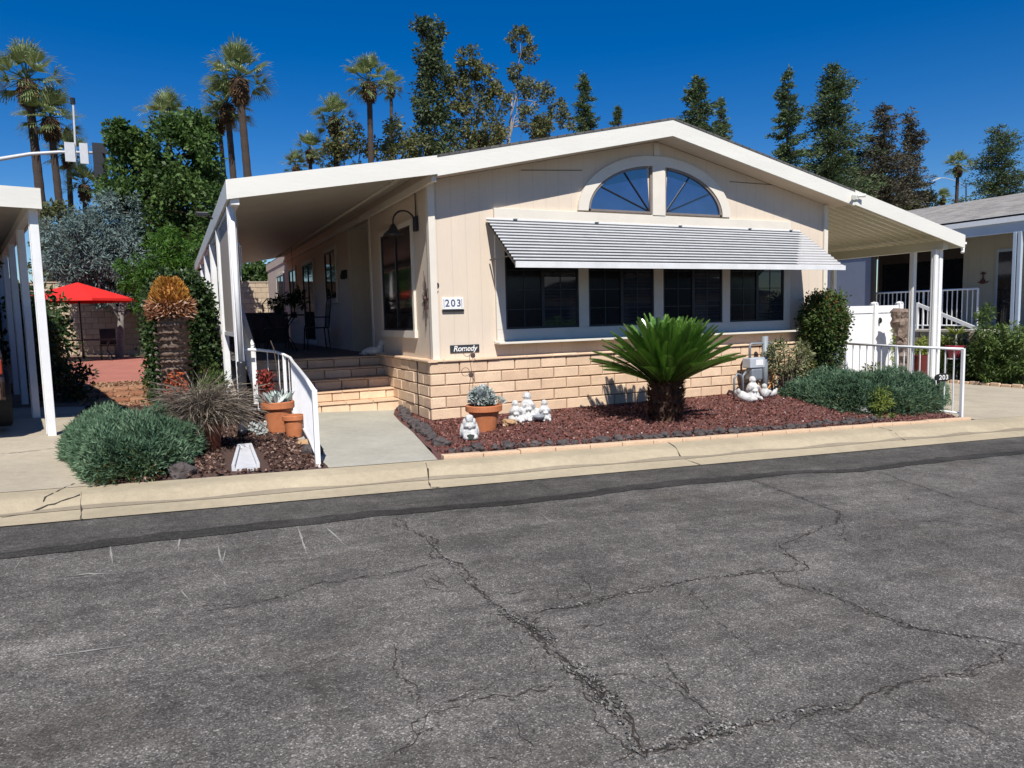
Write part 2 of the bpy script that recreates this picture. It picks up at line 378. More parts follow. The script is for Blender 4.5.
CHIP = leafmat('bark_chip', (.04, .022, .018), (.15, .085, .065), 0, .95, (.4, .28, .22), .1)

# ------------------------------------------------------------------ SETTING
def sheet(name, xs, f0, f1, ny, h, m, kind='structure', skirt=0.0):
    """grid following the ground: xs positions along x, from y=f0(x) to y=f1(x), height h(x,y)"""
    vs = []; fs = []
    for x in xs:
        for j in range(ny+1):
            y = f0(x) + (f1(x)-f0(x))*j/ny; vs.append((x, y, h(x, y)))
    for i in range(len(xs)-1):
        for j in range(ny): a = i*(ny+1)+j; fs.append((a, a+ny+1, a+ny+2, a+1))
    b = MB(); b.add(vs, fs); o = b.build(name, m); tag(o, kind=kind); return o
XS = [-400, -60, -25] + [x for x in np.arange(-15, 25.01, .5)] + [60, 400]
sheet('ground', XS, lambda x: -300, lambda x: 500, 40, lambda x, y: base(x)-.16, DIRT)
sheet('road', XS, lambda x: -16, lambda x: ya(x), 30, lambda x, y: base(x)-.1, A_ROAD)
seam_px = [(0,560),(100,548),(200,537),(300,526),(375,517),(450,510),(512,505),(580,498),(637,490),(700,484),(747,480),(792,474),(862,472),(910,466),(962,460),(1024,454)]
sm = [road(*p) for p in seam_px]; sx = [p.x for p in sm]; sy = [p.y for p in sm]
def seam(x): return float(np.interp(x, sx, sy)) + .008*math.sin(x*9) + .006*math.sin(x*23+1)
xs_f = list(np.arange(-15, 25.01, .08))
sheet('road_patch_strip', xs_f, seam, lambda x: ya(x)-.001, 3, lambda x, y: base(x)-.098, A_PATCH)
sheet('road_seam_band', xs_f, lambda x: seam(x)-.004, lambda x: seam(x)+.15+.03*math.sin(x*1.7)+.012*math.sin(x*19), 2, lambda x, y: base(x)-.0955, A_BAND)
def kerb_h(x, y):
    t = (y-ya(x))/(yb(x)-ya(x)); b = base(x)
    if t < .40: return b - .1 + .012*t/.4 + .008
    if t < .62: return b - .08 + .075*((t-.40)/.22)
    return b - .005 + .005*(t-.62)/.38
KY = [0, .02, .2, .39, .41, .5, .6, .64, .8, 1.0]
vs = []; fs = []; kx = list(np.arange(-15, 25.01, .25))
for x in kx:
    for t in KY: y = ya(x)+(yb(x)-ya(x))*t; vs.append((x, y, kerb_h(x, y)))
for i in range(len(kx)-1):
    for j in range(len(KY)-1): a = i*len(KY)+j; fs.append((a, a+len(KY), a+len(KY)+1, a+1))
b = MB(); b.add(vs, fs); tag(b.build('kerb', CONC, smooth=True), kind='structure')

def bed_right_edge(y): return 7.48
def walk_right(y):
    return float(np.interp(y, [-2.75, -2.1, -.9, .0, .8, 1.6], [-.95, -.84, -.62, -.50, -.36, -.11]))
# entry walk
vs = []; fs = []; wy = list(np.linspace(-2.74, 1.7, 14))
for y in wy:
    x1 = walk_right(y); x0 = -1.95
    yy = y if y > -2.7 else None
    for k in range(5):
        x = x0+(x1-x0)*k/4; Y = y if yy is not None else yb(x); vs.append((x, Y, base(x)+.004))
for i in range(len(wy)-1):
    for k in range(4): a = i*5+k; fs.append((a, a+1, a+6, a+5))
b = MB(); b.add(vs, fs); tag(b.build('entry_walk', CONC2), kind='structure')
# driveways
sheet('driveway', list(np.arange(7.6, 15.6, .5))+[15.65], lambda x: yb(x), lambda x: 14, 10, lambda x, y: base(x)+.002, DRV)
def lbed_left(y): return float(np.interp(y, [-2.8, -1.8, -.2, 1.6, 4], [-3.62, -3.93, -4.18, -4.3, -4.3]))
vs = []; fs = []; wy = list(np.linspace(0, 1, 16))
def lyy(t): return -2.8 + t*16
for t in wy:
    y = lyy(t)
    for k in range(7):
        x1 = lbed_left(y); x = x1 + (-12-x1)*k/6; Y = y if t > 0 else yb(x); vs.append((x, Y, base(x)+.003))
for i in range(len(wy)-1):
    for k in range(6): a = i*7+k; fs.append((a, a+7, a+8, a+1))
b = MB(); b.add(vs, fs); tag(b.build('neighbour_driveway', DRV), kind='structure')
# planted ground
BX = np.linspace(-.95, 7.5, 40)
def bed_poly():
    vs = []; fs = []; ny = 12
    for y_i in range(ny+1):
        for k in range(41):
            t = y_i/ny
            yk = None
            x = 0
            x0 = walk_right(-2.6*(1-t)+1.5*t) ; x = x0 + (7.5-x0)*k/40
            yback = 1.5 if x < -.1 else -.08
            y = (yb(x)+.1)*(1-t) + (yback if x < 0 else -.08)*t
            if x < -.1: y = -2.6*(1-t)+1.5*t
            vs.append((x, y, (bedz(x, y)-.0) + .012*math.sin(x*7+y*5) - (.04 if y_i == 0 else 0)))
    for i in range(ny):
        for k in range(40): a = i*41+k; fs.append((a, a+1, a+42, a+41))
    return vs, fs
b = MB(); b.add(*bed_poly()); tag(b.build('lava_bed', LAVAB, smooth=True), kind='structure')
sheet('bark_bed', list(np.arange(-4.3, -1.9, .15))+[-1.95], lambda x: yb(x), lambda x: 3.2, 80,
      lambda x, y: (base(x)+.012+.01*math.sin(x*9+y*4) if y > yb(x)+.03 else base(x)-.02) if x > lbed_left(y) else base(x)-.02, BARKB)
sheet('yard_ground', list(np.arange(-8, -1.0, .5)), lambda x: 3.2, lambda x: 21, 12, lambda x, y: base(x)+.008+.01*max(0, y-8), mat('yard_soil', (.16, .10, .065), .95, .3, 3, .5, 30, col2=(.26, .17, .11)))

# loose chips on the beds
def chips(name, n, box, h, m, size, label):
    x = rng.uniform(box[0], box[1], n); y = rng.uniform(box[2], box[3], n); ok = np.array([h(a, c) is not None for a, c in zip(x, y)]); x = x[ok]; y = y[ok]
    z = np.array([h(a, c) for a, c in zip(x, y)]); n = len(x); c = np.stack([x, y, z], 1)
    s = size*(.5+rng.random(n))
    # two crossed quads per chip read as a small faceted lump
    P = np.concatenate([c, c]); D = rdir(2*n); D[:, 2] = np.abs(D[:, 2])*.6; D = unit(D)
    S = np.concatenate([s, s]); P[:, 2] += .004
    r = rng.random(n); o = cards(name, P-D*S[:, None]*.5+np.array([0, 0, .006]), D, rdir(2*n), S, S*.8, m, None, np.concatenate([r, r])); tag(o, label, kind='stuff')
    return o
def h_lava(x, y):
    if y < yb(x)+.12 or y > (1.4 if x < -.12 else -.1): return None
    if x < walk_right(y)+.05: return None
    return bedz(x, y)+.004
def h_bark(x, y):
    if abs(x+2.585) < .17 and -2.65 < y < -1.53: return None
    if y < yb(x)-.0 or x < lbed_left(y)+.02: return None
    return base(x)+.016
chips('lava_chips', 26000, (-.95, 7.45, -2.6, 1.4), h_lava, LAVA, .026, 'reddish brown lava gravel covering the front bed')
chips('pale_chips', 420, (-.95, 7.0, -2.6, 1.4), h_lava, PALE, .022, 'pale stone bits scattered over the lava gravel')
chips('bark_chips', 14000, (-4.3, -1.97, -2.8, 3.0), h_bark, CHIP, .03, 'brown bark chips covering the left bed')

# road cracks
cr_mat, nt, p, N, L = nm('crack_dark')
g = N.new('ShaderNodeNewGeometry'); nn = noise(N, L, g.outputs['Position'], 30, 4, .7)
L.new(ramp(N, L, nn, (.3, (.014, .012, .01)), (.7, (.07, .055, .042))), p.inputs['Base Color']); p.inputs['Roughness'].default_value = .95
rub_mat = mat('crack_rubble', (.05, .045, .04), .95, .3, 60, 1.0, 90, col2=(.26, .25, .23))
scr_mat = mat('scratch_pale', (.30, .29, .26), .9, .2, 20)
def ribbon(b, pts, w, step=.03, jit=.012, z=.004, m=0, wj=.5, wig=.01):
    P = [road(*q) for q in pts]; out = []
    for a, c in zip(P[:-1], P[1:]):
        n = max(2, int((c-a).length/step))
        for i in range(n): out.append(a.lerp(c, i/n))
    out.append(P[-1]); vs = []; fs = []
    ph = random.random()*9; drift = 0
    for i, q in enumerate(out):
        d = (out[min(i+1, len(out)-1)]-out[max(0, i-1)]); d.z = 0
        if d.length < 1e-6: d = Vector((1, 0, 0))
        d.normalize(); s = Vector((-d.y, d.x, 0))
        drift = drift*.8 + random.gauss(0, jit); ends = min(1, i/6, (len(out)-1-i)/6)+.08
        q = q + s*(drift + wig*math.sin(i*.35+ph)); ww = w*(1-wj+2*wj*random.random())*ends
        for k in (-1, 1):
            v = q + s*ww*k*.5; vs.append((v.x, v.y, base(v.x)-.1+z))
    for i in range(len(out)-1): fs.append((2*i, 2*i+2, 2*i+3, 2*i+1))
    b.add(vs, fs, m)
cracks = [
 ([(394,516),(409,529),(427,539),(437,556),(458,565),(470,578),(487,596),(502,612),(521,625),(536,635),(552,654),(573,669),(588,682),(604,697),(619,715),(634,745),(646,768)], .017),
 ([(444,562),(430,565),(406,570),(380,575),(370,576),(315,585),(270,599),(215,607),(190,611)], .011),
 ([(421,572),(437,580),(455,588)], .008),
 ([(522,614),(555,609),(587,604),(637,590),(682,582),(727,576),(769,572),(795,571),(802,567),(795,558),(784,552),(782,545),(797,538),(812,532),(832,524),(844,517),(838,511),(824,506),(792,495),(757,482),(740,476)], .014),
 ([(769,572),(777,577),(790,585),(807,590),(837,597),(872,615),(912,627),(937,634),(977,637),(1017,647),(1040,652)], .013),
 ([(1017,647),(1004,657),(985,664),(962,672),(922,681),(882,690),(857,702),(817,707),(792,717),(747,725),(727,727),(702,740),(667,747),(637,757),(610,766)], .015),
 ([(577,687),(600,680),(627,677),(662,685),(687,697),(712,712),(727,725)], .009),
 ([(577,687),(550,688),(532,690),(512,695),(465,700),(430,712),(410,740),(385,768)], .011),
 ([(392,637),(397,667),(405,678),(415,690),(427,712)], .009),
 ([(844,517),(882,519),(937,522),(987,525),(1035,534)], .009),
 ([(880,472),(900,480),(922,487),(962,500),(1035,518)], .012),
 ([(824,506),(842,502),(892,502),(927,495)], .006),
 ([(682,585),(700,600),(712,615),(737,635),(755,650),(757,662)], .007),
 ([(577,640),(592,625),(540,650),(520,680)], .005),
 ([(577,687),(590,702),(602,720),(618,745),(634,765)], .010),
 ([(512,715),(522,735),(534,760)], .010),
 ([(882,690),(905,705),(940,720),(1024,745)], .007), ([(792,717),(850,733),(905,768)], .006),
 ([(560,585),(575,600),(592,608)], .006), ([(622,620),(660,655),(690,705)], .004),
]
halo, nt, p, N, L = nm('crack_dirt')
g = N.new('ShaderNodeNewGeometry'); nn = noise(N, L, g.outputs['Position'], 55, 4, .8); v_ = noise(N, L, g.outputs['Position'], 9, 4, .7)
p.inputs['Base Color'].default_value = (.035, .029, .024, 1); p.inputs['Roughness'].default_value = .95
tp_ = N.new('ShaderNodeBsdfTransparent'); mx = N.new('ShaderNodeMixShader')
L.new(ramp(N, L, mathn(N, L, 'ADD', mathn(N, L, 'MULTIPLY', nn, .6), mathn(N, L, 'MULTIPLY', v_, .4)), (.50, 1.0), (.58, 0.0)), mx.inputs[0]); L.new(p.outputs[0], mx.inputs[1]); L.new(tp_.outputs[0], mx.inputs[2]); L.new(mx.outputs[0], N['Material Output'].inputs[0])
b = MB(); b2 = MB()
for pts, w in cracks:
    ribbon(b, pts, w*.33, step=.016, jit=.009, wj=.75); ribbon(b2, pts, w*1.3, step=.03, jit=.012, z=.003, wj=.7)
    if w > .01: ribbon(b, pts, w*.16, jit=.014, z=.0045, wj=.8)
for pts, w in [([(500,612),(512,617),(528,625),(540,634),(553,644)], .11), ([(574,664),(585,676),(598,690),(612,704),(622,716)], .13), ([(690,737),(715,730),(737,726)], .10)]:
    for k in range(4): ribbon(b2, [(x+random.gauss(0, 2), y+random.gauss(0, 1)) for x, y in pts], w*.45, z=.0026+.0004*k, wj=.7)
for k in range(26):       # short side cracks branching off
    pts, w = random.choice(cracks); q0 = random.choice(pts); an = random.random()*6.28; q = [q0]
    for j in range(random.randint(2, 5)): an += random.gauss(0, .5); q.append((q[-1][0]+14*math.cos(an)*(.6+random.random()), q[-1][1]+5*math.sin(an)*(.6+random.random())))
    if min(p_[1] for p_ in q) > 500: ribbon(b, q, .0035, step=.02, jit=.01, wj=.8)
tag(b.build('road_cracks', cr_mat), kind='structure'); tag(b2.build('road_crack_dirt', halo), kind='structure')
RUB = leafmat('rubble_chip', (.03, .027, .024), (.22, .21, .19), 0, .95, (.38, .365, .33))
CP, CS = [], []
for pts, w, n in [([(500,612),(512,617),(528,625),(540,634),(553,644)], .032, 190), ([(574,664),(585,676),(598,690),(612,704),(622,716)], .038, 280), ([(690,737),(715,730),(737,726),(700,740)], .03, 140), ([(430,540),(445,560),(470,580)], .012, 110), ([(640,752),(667,747),(702,740),(747,725),(792,717),(857,702)], .008, 130), ([(522,614),(587,604),(682,582),(769,572)], .010, 150), ([(771,572),(837,597),(912,627),(1010,648)], .010, 150), ([(577,687),(619,715),(640,760)], .010, 90)]:
    W3 = [road(*q) for q in pts]
    for k in range(n):
        i = random.randrange(len(W3)-1); q = W3[i].lerp(W3[i+1], random.random()); dd = (W3[i+1]-W3[i]).normalized(); o_ = random.gauss(0, w*.55)
        x, y = q.x-dd.y*o_, q.y+dd.x*o_; CP.append((x, y, base(x)-.093)); CS.append(.003+.008*random.random()**2)
CP = np.array(CP); CS = np.array(CS); D = rdir(len(CP)); D[:, 2] = np.abs(D[:, 2])*.4; D = unit(D)
o = cards('crack_grit', np.concatenate([CP, CP])-0*np.concatenate([D, D]), np.concatenate([D, unit(D+.6*rdir(len(D)))*np.array([1, 1, .3])]), rdir(2*len(CP))*.5+np.array([0, 0, 1]), np.concatenate([CS, CS])*1.6, np.concatenate([CS, CS]), RUB)
tag(o, 'loose grey grit and broken asphalt along the road cracks', kind='stuff')
b = MB()
for a_, c_ in [((178,552),(181,532)),((222,566),(226,549)),((298,528),(307,556)),((322,524),(348,548)),((180,588),(190,602)),((110,546),(113,566)),((218,545),(222,566)),((0,0),(0,0)),((400,605),(448,594)),((50,581),(98,576)),((15,570),(22,560)),((135,645),(30,660)),((270,740),(296,732)),((85,470),(86,470)),((540,513),(552,524)),((232,672),(235,662))]:
    if a_[1] < 500: continue
    ribbon(b, [a_, c_], .009, jit=.001, z=.004, wj=.5, wig=.0)
ribbon(b, [(68, 577), (108, 574)], .035, jit=.01, z=.004, wj=.8)
tag(b.build('road_scratches', scr_mat), kind='structure')
gx = list(np.arange(-15, 25, .1)); b = MB(); vs_ = []
for x in gx:
    for t in (.36+.02*math.sin(x*3), .43+.02*math.sin(x*5+1)): y = ya(x)+(yb(x)-ya(x))*t; vs_.append((x, y, kerb_h(x, y)+.004))
b.add(vs_, [(2*i, 2*i+2, 2*i+3, 2*i+1) for i in range(len(gx)-1)]); tag(b.build('gutter_stain', concrete('gutter_dirt', (.30, .25, .18))), kind='structure')
# joints in the concrete
b = MB()
def joint(pts, w, dz=.0):
    P = [on_ground(*q) for q in pts]; out = []
    for a, c in zip(P[:-1], P[1:]):
        for i in range(6): out.append(a.lerp(c, i/6))
    out.append(P[-1]); vs = []; fs = []
    for i, q in enumerate(out):
        d = out[min(i+1, len(out)-1)]-out[max(0, i-1)]; d.z = 0; d.normalize(); s = Vector((-d.y, d.x, 0)); ww = w*(.7+.6*random.random())
        for k in (-1, 1):
            v = q + s*ww*k*.5 + Vector((random.gauss(0, .004), random.gauss(0, .004), 0))
            zz = kerb_h(v.x, v.y) if v.y < yb(v.x) else base(v.x)+.004
            vs.append((v.x, v.y, zz+.004))
    for i in range(len(out)-1): fs.append((2*i, 2*i+2, 2*i+3, 2*i+1))
    b.add(vs, fs)
joint([(43,498),(60,490),(75,484)], .005); joint([(81,492),(80,505),(81,522)], .005); joint([(426,463),(430,477),(440,486)], .006)
joint([(669,441),(680,450),(700,462)], .007); joint([(0,506),(40,500),(80,494)], .01); joint([(0,455),(20,453),(55,449)], .01); joint([(878,426),(905,434)], .008)
tag(b.build('concrete_joints', cr_mat), kind='structure')

# ------------------------------------------------------------------ block helper
def blocks(name, origin, ux, length, z0, courses, ch, bl, depth, m, parent=None, gap=.01, jit=.004, off=0.0, nrm=None):
    """running-bond courses of separate rough blocks in one mesh; ux along the wall, nrm outward"""
    ux = Vector(ux); nrm = Vector(nrm); o3 = Vector(origin); V = []; F = []; R = []
    def block(u0, u1, za, zb):
        j = lambda s=jit: random.gauss(0, s)
        base_i = len(V); g = gap/2; out = []
        pr_ = abs(j(.004))
        for d, uu, zz in ((0, 1, 1),):
            pass
        r = .008
        rows = []
        for k, (inset, dd) in enumerate(((0, -depth), (0, -r), (r, 0))):
            for (u, z) in ((u0+g+inset, za+g+inset), (u1-g-inset, za+g+inset), (u1-g-inset, zb-g-inset), (u0+g+inset, zb-g-inset)):
                p = o3 + ux*(u+j(.0015)) + nrm*(dd+pr_) + Vector((0, 0, z+j(.0018))); V.append(tuple(p))
        for k in range(2):
            for q in range(4): F.append((base_i+k*4+q, base_i+k*4+(q+1) % 4, base_i+k*4+4+(q+1) % 4, base_i+k*4+4+q)); 
        F.append((base_i+8, base_i+9, base_i+10, base_i+11)); rr = random.random(); R.extend([rr]*9)
    for c in range(courses):
        u = -(bl/2 if c % 2 else 0) - off
        while u < length:
            a = max(0, u); e = min(length, u+bl)
            if e-a > .03: block(a, e, z0+c*ch, z0+(c+1)*ch)
            u += bl
    me = bpy.data.meshes.new(name); me.from_pydata(V, [], F); at_ = me.attributes.new('rnd', 'FLOAT', 'FACE'); at_.data.foreach_set('value', R)
    me.materials.append(m); import bmesh
    bb = bmesh.new(); bb.from_mesh(me); bmesh.ops.recalc_face_normals(bb, faces=bb.faces); bb.to_mesh(me); bb.free()
    o = bpy.data.objects.new(name, me); COL.objects.link(o)
    if parent: o.parent = parent
    return o

# ------------------------------------------------------------------ THE HOUSE
RX = 3.595; RZ = 4.242; SL = .2165; HW = 7.16; OH = .40; HL = 17.0
def roof_z(x): return RZ - SL*abs(x-RX)
house = thing('mobile_home', 'cream double wide mobile home with striped awning and half round window above', 'house')
# walls
wall = MB()
th = .24
def wtop(x): return roof_z(x)-th
wall.prism_y([(0, .86), (HW, .86), (HW, wtop(HW)), (RX, wtop(RX)), (0, wtop(0))], 0, .12)
wall.build('front_wall', SIDE, house)
w = MB()
zt = wtop(0)
w.box(.0, .12, .121, 3.10, .86, zt)                 # left side wall, front room
w.box(.0, .12, 4.70, HL, .86, zt)
w.box(.12, 1.3, 3.02, 3.10, .86, zt)                # recess sides
w.box(.12, 1.3, 4.70, 4.78, .86, zt)
w.box(1.2, 1.3, 3.10, 4.70, .86, zt)
w.box(HW-.12, HW, .121, HL, -.5, wtop(HW))
w.prism_y([(0, .3), (HW, .3), (HW, wtop(HW)), (RX, wtop(RX)), (0, wtop(0))], HL, HL+.12)
w.build('side_wall', SIDE, house)
w = MB(); w.box(.12, 1.2, 3.10, 4.70, zt-.06, zt-.001); w.build('entry_soffit', TRIM, house)
tr = MB(); tr.box(-.035, .055, -.035, .0, .885, wtop(0)-.01); tr.box(-.035, -.001, 0, .055, .885, zt-.01); tr.build('corner_trim', TRIM, house)
tr = MB(); tr.box(HW-.055, HW+.035, -.035, -.001, .80, wtop(HW)-.01); tr.box(HW+.001, HW+.035, 0, .055, .2, wtop(HW)-.01); tr.build('corner_trim', TRIM, house)
tr = MB(); tr.box(-.02, -.001, 3.04, 3.12, .885, zt-.01); tr.build('corner_trim', TRIM, house)
# gable seam battens
tr = MB(); tr.box(RX-.05, RX+.05, -.02, -.001, 3.79, wtop(RX)-.03)
tr.build('gable_trim', TRIM, house)
# panel joints in the gable siding
for (xa, za, xb, zb_) in ((1.33, 3.44, 2.30, 3.50), (5.02, 3.50, 5.95, 3.50)):
    tr = MB(); tr.bar((xa, -.003, za), (xb, -.003, zb_), .006, .012); tr.build('panel_joint', mat('joint_dark', (.20, .165, .13), .9, .1), house)
# roof
r = MB()
x0 = -.02; x1 = 7.385
for a, c in ((x0, RX), (RX, x1)):
    za, zc = roof_z(a), roof_z(c)
    r.prism_y([(a, za-.02), (c, zc-.02), (c, zc+.006), (a, za+.006)], -OH-.008, HL+.4)
roof = r.build('roof', ROOF, house)
r = MB()
for a, c in ((x0, RX), (RX, x1)): 
    za, zc = roof_z(a), roof_z(c); r.prism_y([(a, za-.25), (c, zc-.25), (c, zc-.021), (a, za-.021)], -OH, -OH+.03)
r.build('fascia', FASC, house)
r = MB()
for a, c in ((x0+.03, RX), (RX, x1-.02)):
    za, zc = roof_z(a), roof_z(c); r.prism_y([(a, za-.235), (c, zc-.235), (c, zc-.215), (a, za-.215)], -OH+.031, -.001)
r.prism_y([(-.02, roof_z(0)-.24), (0.0, roof_z(0)-.24), (.0, roof_z(0)-.02), (-.02, roof_z(0)-.02)], 0, HL+.3)
r.build('soffit', SIDE, house)
r = MB(); r.tube([(2.62, 6.5, 4.0), (2.62, 6.5, 4.62)], .06, 10); r.tube([(2.3, 9.5, 4.0), (2.3, 9.5, 4.5)], .05, 10); r.build('vent_pipe', METALW, roof)

# front windows group: trim boards
t = MB()
t.box(.895, 6.321, -.045, -.001, 2.74, 2.912)      # header
t.box(.895, 1.036, -.04, -.001, 1.282, 2.739); t.box(6.179, 6.321, -.04, -.001, 1.282, 2.739)
for a, c in ((2.198, 2.362), (3.515, 3.69), (4.851, 5.007)): t.box(a, c, -.04, -.001, 1.282, 2.739)
t.box(.895, 6.321, -.04, -.001, 1.131, 1.281)
t.box(.86, 6.36, -.18, -.041, 1.085, 1.115); t.box(.86, 6.36, -.04, -.001, 1.085, 1.13)
t.build('window_trim', TRIM, house, bevel=.004)
def win_front(x0, x1, z0, z1):
    f = MB(); w_ = .028
    f.box(x0+.001, x1-.001, -.03, -.002, z0+.001, z0+w_); f.box(x0+.001, x1-.001, -.03, -.002, z1-w_, z1-.001)
    f.box(x0+.001, x0+w_, -.03, -.002, z0+w_, z1-w_); f.box(x1-w_, x1-.001, -.03, -.002, z0+w_, z1-w_)
    xm = (x0+x1)/2; f.box(xm-.025, xm+.025, -.034, -.002, z0+w_, z1-w_)
    fr = f.build('window', BFRAME, house)
    p1 = MB(); p1.box(x0+w_, xm-.025, -.016, -.004, z0+w_, z1-w_); p1.build('pane', GLASS, fr)
    p2 = MB(); p2.box(xm+.025, x1-w_, -.012, -.004, z0+w_, z1-w_); p2.build('pane', GLASSB, fr)
    mu = MB()
    for a, c, y in ((x0+w_, xm-.025, -.022), (xm+.025, x1-w_, -.018)):
        m_ = (a+c)/2; mu.box(m_-.007, m_+.007, y, y+.006, z0+w_, z1-w_)
        z = z0+.27
        while z < z1-.1: mu.box(a, m_-.0075, y, y+.006, z-.006, z+.006); mu.box(m_+.0075, c, y, y+.006, z-.006, z+.006); z += .268
    mu.build('muntin', BFRAME, fr)
for a, c in ((1.036, 2.198), (2.362, 3.515), (3.69, 4.851), (5.007, 6.179)): win_front(a, c, 1.282, 2.739)
# half round window
AX = 3.607; AZ = 2.935
def arc(rx, rz, a0, a1, n=24): return [(AX+rx*math.cos(a0+(a1-a0)*i/n), AZ+rz*math.sin(a0+(a1-a0)*i/n)) for i in range(n+1)]
t = MB(); n = 40
o_ = arc(1.40, .845, 0, PI, n); i_ = arc(1.235, .70, 0, PI, n)
for k in range(n):
    q = [o_[k], o_[k+1], i_[k+1], i_[k]]; t.prism_y(q, -.05, -.001)
t.box(AX-.115, AX+.115, -.055, -.001, AZ-.022, AZ+.70)
arch = t.build('arch_trim', TRIM, house)
for s in (-1, 1):
    t = MB(); a0, a1 = (0, PI/2) if s > 0 else (PI, PI/2); cx = AX+s*.117
    pts = [(x, z) for x, z in arc(1.232, .697, a0, a1, 20) if (x-cx)*s > .002]; inn = [(cx+(x-cx)*.965, AZ+.0+(z-AZ)*.955) for x, z in pts]
    for k in range(len(pts)-1): t.prism_y([pts[k], pts[k+1], inn[k+1], inn[k]], -.035, -.001)
    t.box(min(cx, cx+s*1.11), max(cx, cx+s*1.11), -.035, -.001, AZ-.0, AZ+.03)
    t.box(min(cx, cx+s*.03), max(cx, cx+s*.03), -.034, -.001, AZ+.03, inn[-1][1]+.02)
    fr = t.build('arch_window', mat('taupe_frame', (.20, .17, .15), .5, .1), house)
    g_ = MB(); poly = [(cx+s*.03, AZ+.03)] + [(x, max(z, AZ+.03)) for x, z in inn]
    g_.prism_y(poly, -.012, -.004); g_.build('pane', GLASSA, fr)
    mu = MB()
    for an in (30, 60):
        a = rad(an); mu.bar((cx+s*.03, -.02, AZ+.03), (cx+s*(1.18*math.cos(a))*.86, -.02, AZ+.69*math.sin(a)*1.02), .014, .014)
    mu.build('muntin', BFRAME, fr)
# side windows (left wall, x = 0)
def win_side(y0, y1, z0, z1, split=True, trim=.07, X=0.0):
    f = MB()
    f.box(X-.035, X-.001, y0, y0+trim, z0, z1); f.box(X-.035, X-.001, y1-trim, y1, z0, z1); f.box(X-.035, X-.001, y0+trim, y1-trim, z1-trim, z1); f.box(X-.05, X-.001, y0-.03, y1+.03, z0-.03, z0+trim)
    fr = f.build('window', TRIM, house)
    g_ = MB(); g_.box(X-.012, X-.003, y0+trim, y1-trim, z0+trim, z1-trim); g_.build('pane', GLASSS, fr)
    mu = MB(); a, c, e, h_ = y0+trim, y1-trim, z0+trim, z1-trim
    mu.box(X-.026, X-.0125, a, a+.03, e, h_); mu.box(X-.026, X-.0125, c-.03, c, e, h_); mu.box(X-.026, X-.0125, a+.03, c-.03, e, e+.03); mu.box(X-.026, X-.0125, a+.03, c-.03, h_-.03, h_)
    if split: m_ = (a+c)/2; mu.box(X-.028, X-.0125, m_-.02, m_+.02, e+.03, h_-.03)
    mu.build('sash', BFRAME, fr)
win_side(.70, 2.40, 1.22, 2.83)
win_side(5.75, 7.0, 1.85, 2.98); win_side(8.3, 9.9, .95, 2.95); win_side(10.9, 12.2, 1.5, 2.95); win_side(13.2, 14.8, 1.5, 2.95)
# skirting: slump block plinth
sk = blocks('block_skirting', (-.1, -.1, 0), (1, 0, 0), 7.3, -.185, 7, .1524, .4064, .09, BLOCK, house, nrm=(0, -1, 0), gap=.014)
blocks('side_block_skirting', (-.1, -.101, 0), (0, 1, 0), 2.6, .12-.1524, 6, .1524, .4064, .09, BLOCK, house, nrm=(-1, 0, 0), off=.1, gap=.014)
c_ = MB()
mo = MB(); mo.box(-.085, 7.19, -.085, -.001, -.4, .88); mo.box(-.085, -.001, -.001, 2.9, -.2, .88); mo.build('mortar_bed', MORT, sk)
blocks('block_cap', (-.13, -.13, 0), (1, 0, 0), 7.34, .882, 1, .036, .4064, .13, BLOCK, house, nrm=(0, -1, 0), gap=.004, off=.2)
blocks('side_block_cap', (-.13, -.131, 0), (0, 1, 0), 2.75, .8825, 1, .036, .4064, .13, BLOCK, house, nrm=(-1, 0, 0), gap=.004)
cc_ = MB(); cc_.box(-.12, 7.2, -.12, -.001, .885, .915); cc_.box(-.12, -.001, -.001, 2.9, .885, .915); cc_.build('cap_top', mat('cap_top_m', (.60, .42, .27), .9, .1, 8, .4, 50), house)
cu = MB(); cu.tube([(-.112, .42, .12), (-.112, .42, .88)], .007, 6); cu.build('conduit', BFRAME, house)
# awning
aw = thing('window_awning', 'white striped aluminium awning sloping over the four front windows', 'awning', (3.72, 0, 2.75))
b = MB(); wing = MB(); ax0, ax1 = .77, 6.52; npan = 14
ty, tz, by_, bz = -.05, 2.755, -.92, 2.115
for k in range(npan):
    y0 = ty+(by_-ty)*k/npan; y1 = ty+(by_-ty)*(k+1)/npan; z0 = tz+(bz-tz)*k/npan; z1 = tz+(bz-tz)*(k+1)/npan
    # white lip, then a lower tread tucked behind it
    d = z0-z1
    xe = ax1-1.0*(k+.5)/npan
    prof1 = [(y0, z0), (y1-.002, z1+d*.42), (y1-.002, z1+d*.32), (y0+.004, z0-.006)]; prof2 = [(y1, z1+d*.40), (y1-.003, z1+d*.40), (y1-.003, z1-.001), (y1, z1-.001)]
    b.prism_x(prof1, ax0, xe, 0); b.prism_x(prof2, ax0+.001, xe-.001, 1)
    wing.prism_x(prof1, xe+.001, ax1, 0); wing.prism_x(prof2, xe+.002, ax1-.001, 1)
wing.build('side_wing', [mat('wing_grey', (.30, .28, .26), .5, .1, 8), ALU], aw).location = -aw.location
b.build('awning_pans', [mat('awning_gap_shade', (.018, .018, .02), .5, .1, 8), ALU], aw, loc=None).location = -aw.location  # near black treads hold the shade below each lip in their colour
b = MB(); b.box(ax0-.01, ax1+.01, -.95, -.925, 2.055, 2.125); v_ = b.build('valance', ALU, aw); v_.location = -aw.location
b = MB(); b.box(ax0, ax1, -.05, -.046, 2.74, 2.78); b.build('hanger_rail', WHITE, aw).location = -aw.location
for x in (ax0+.02, 2.28, 3.6, 4.93, ax1-.02): b = MB(); b.bar((x, -.05, 2.70), (x, -.92, 2.075), .02, .03); b.build('support_arm', BLACK, aw).location = -aw.location
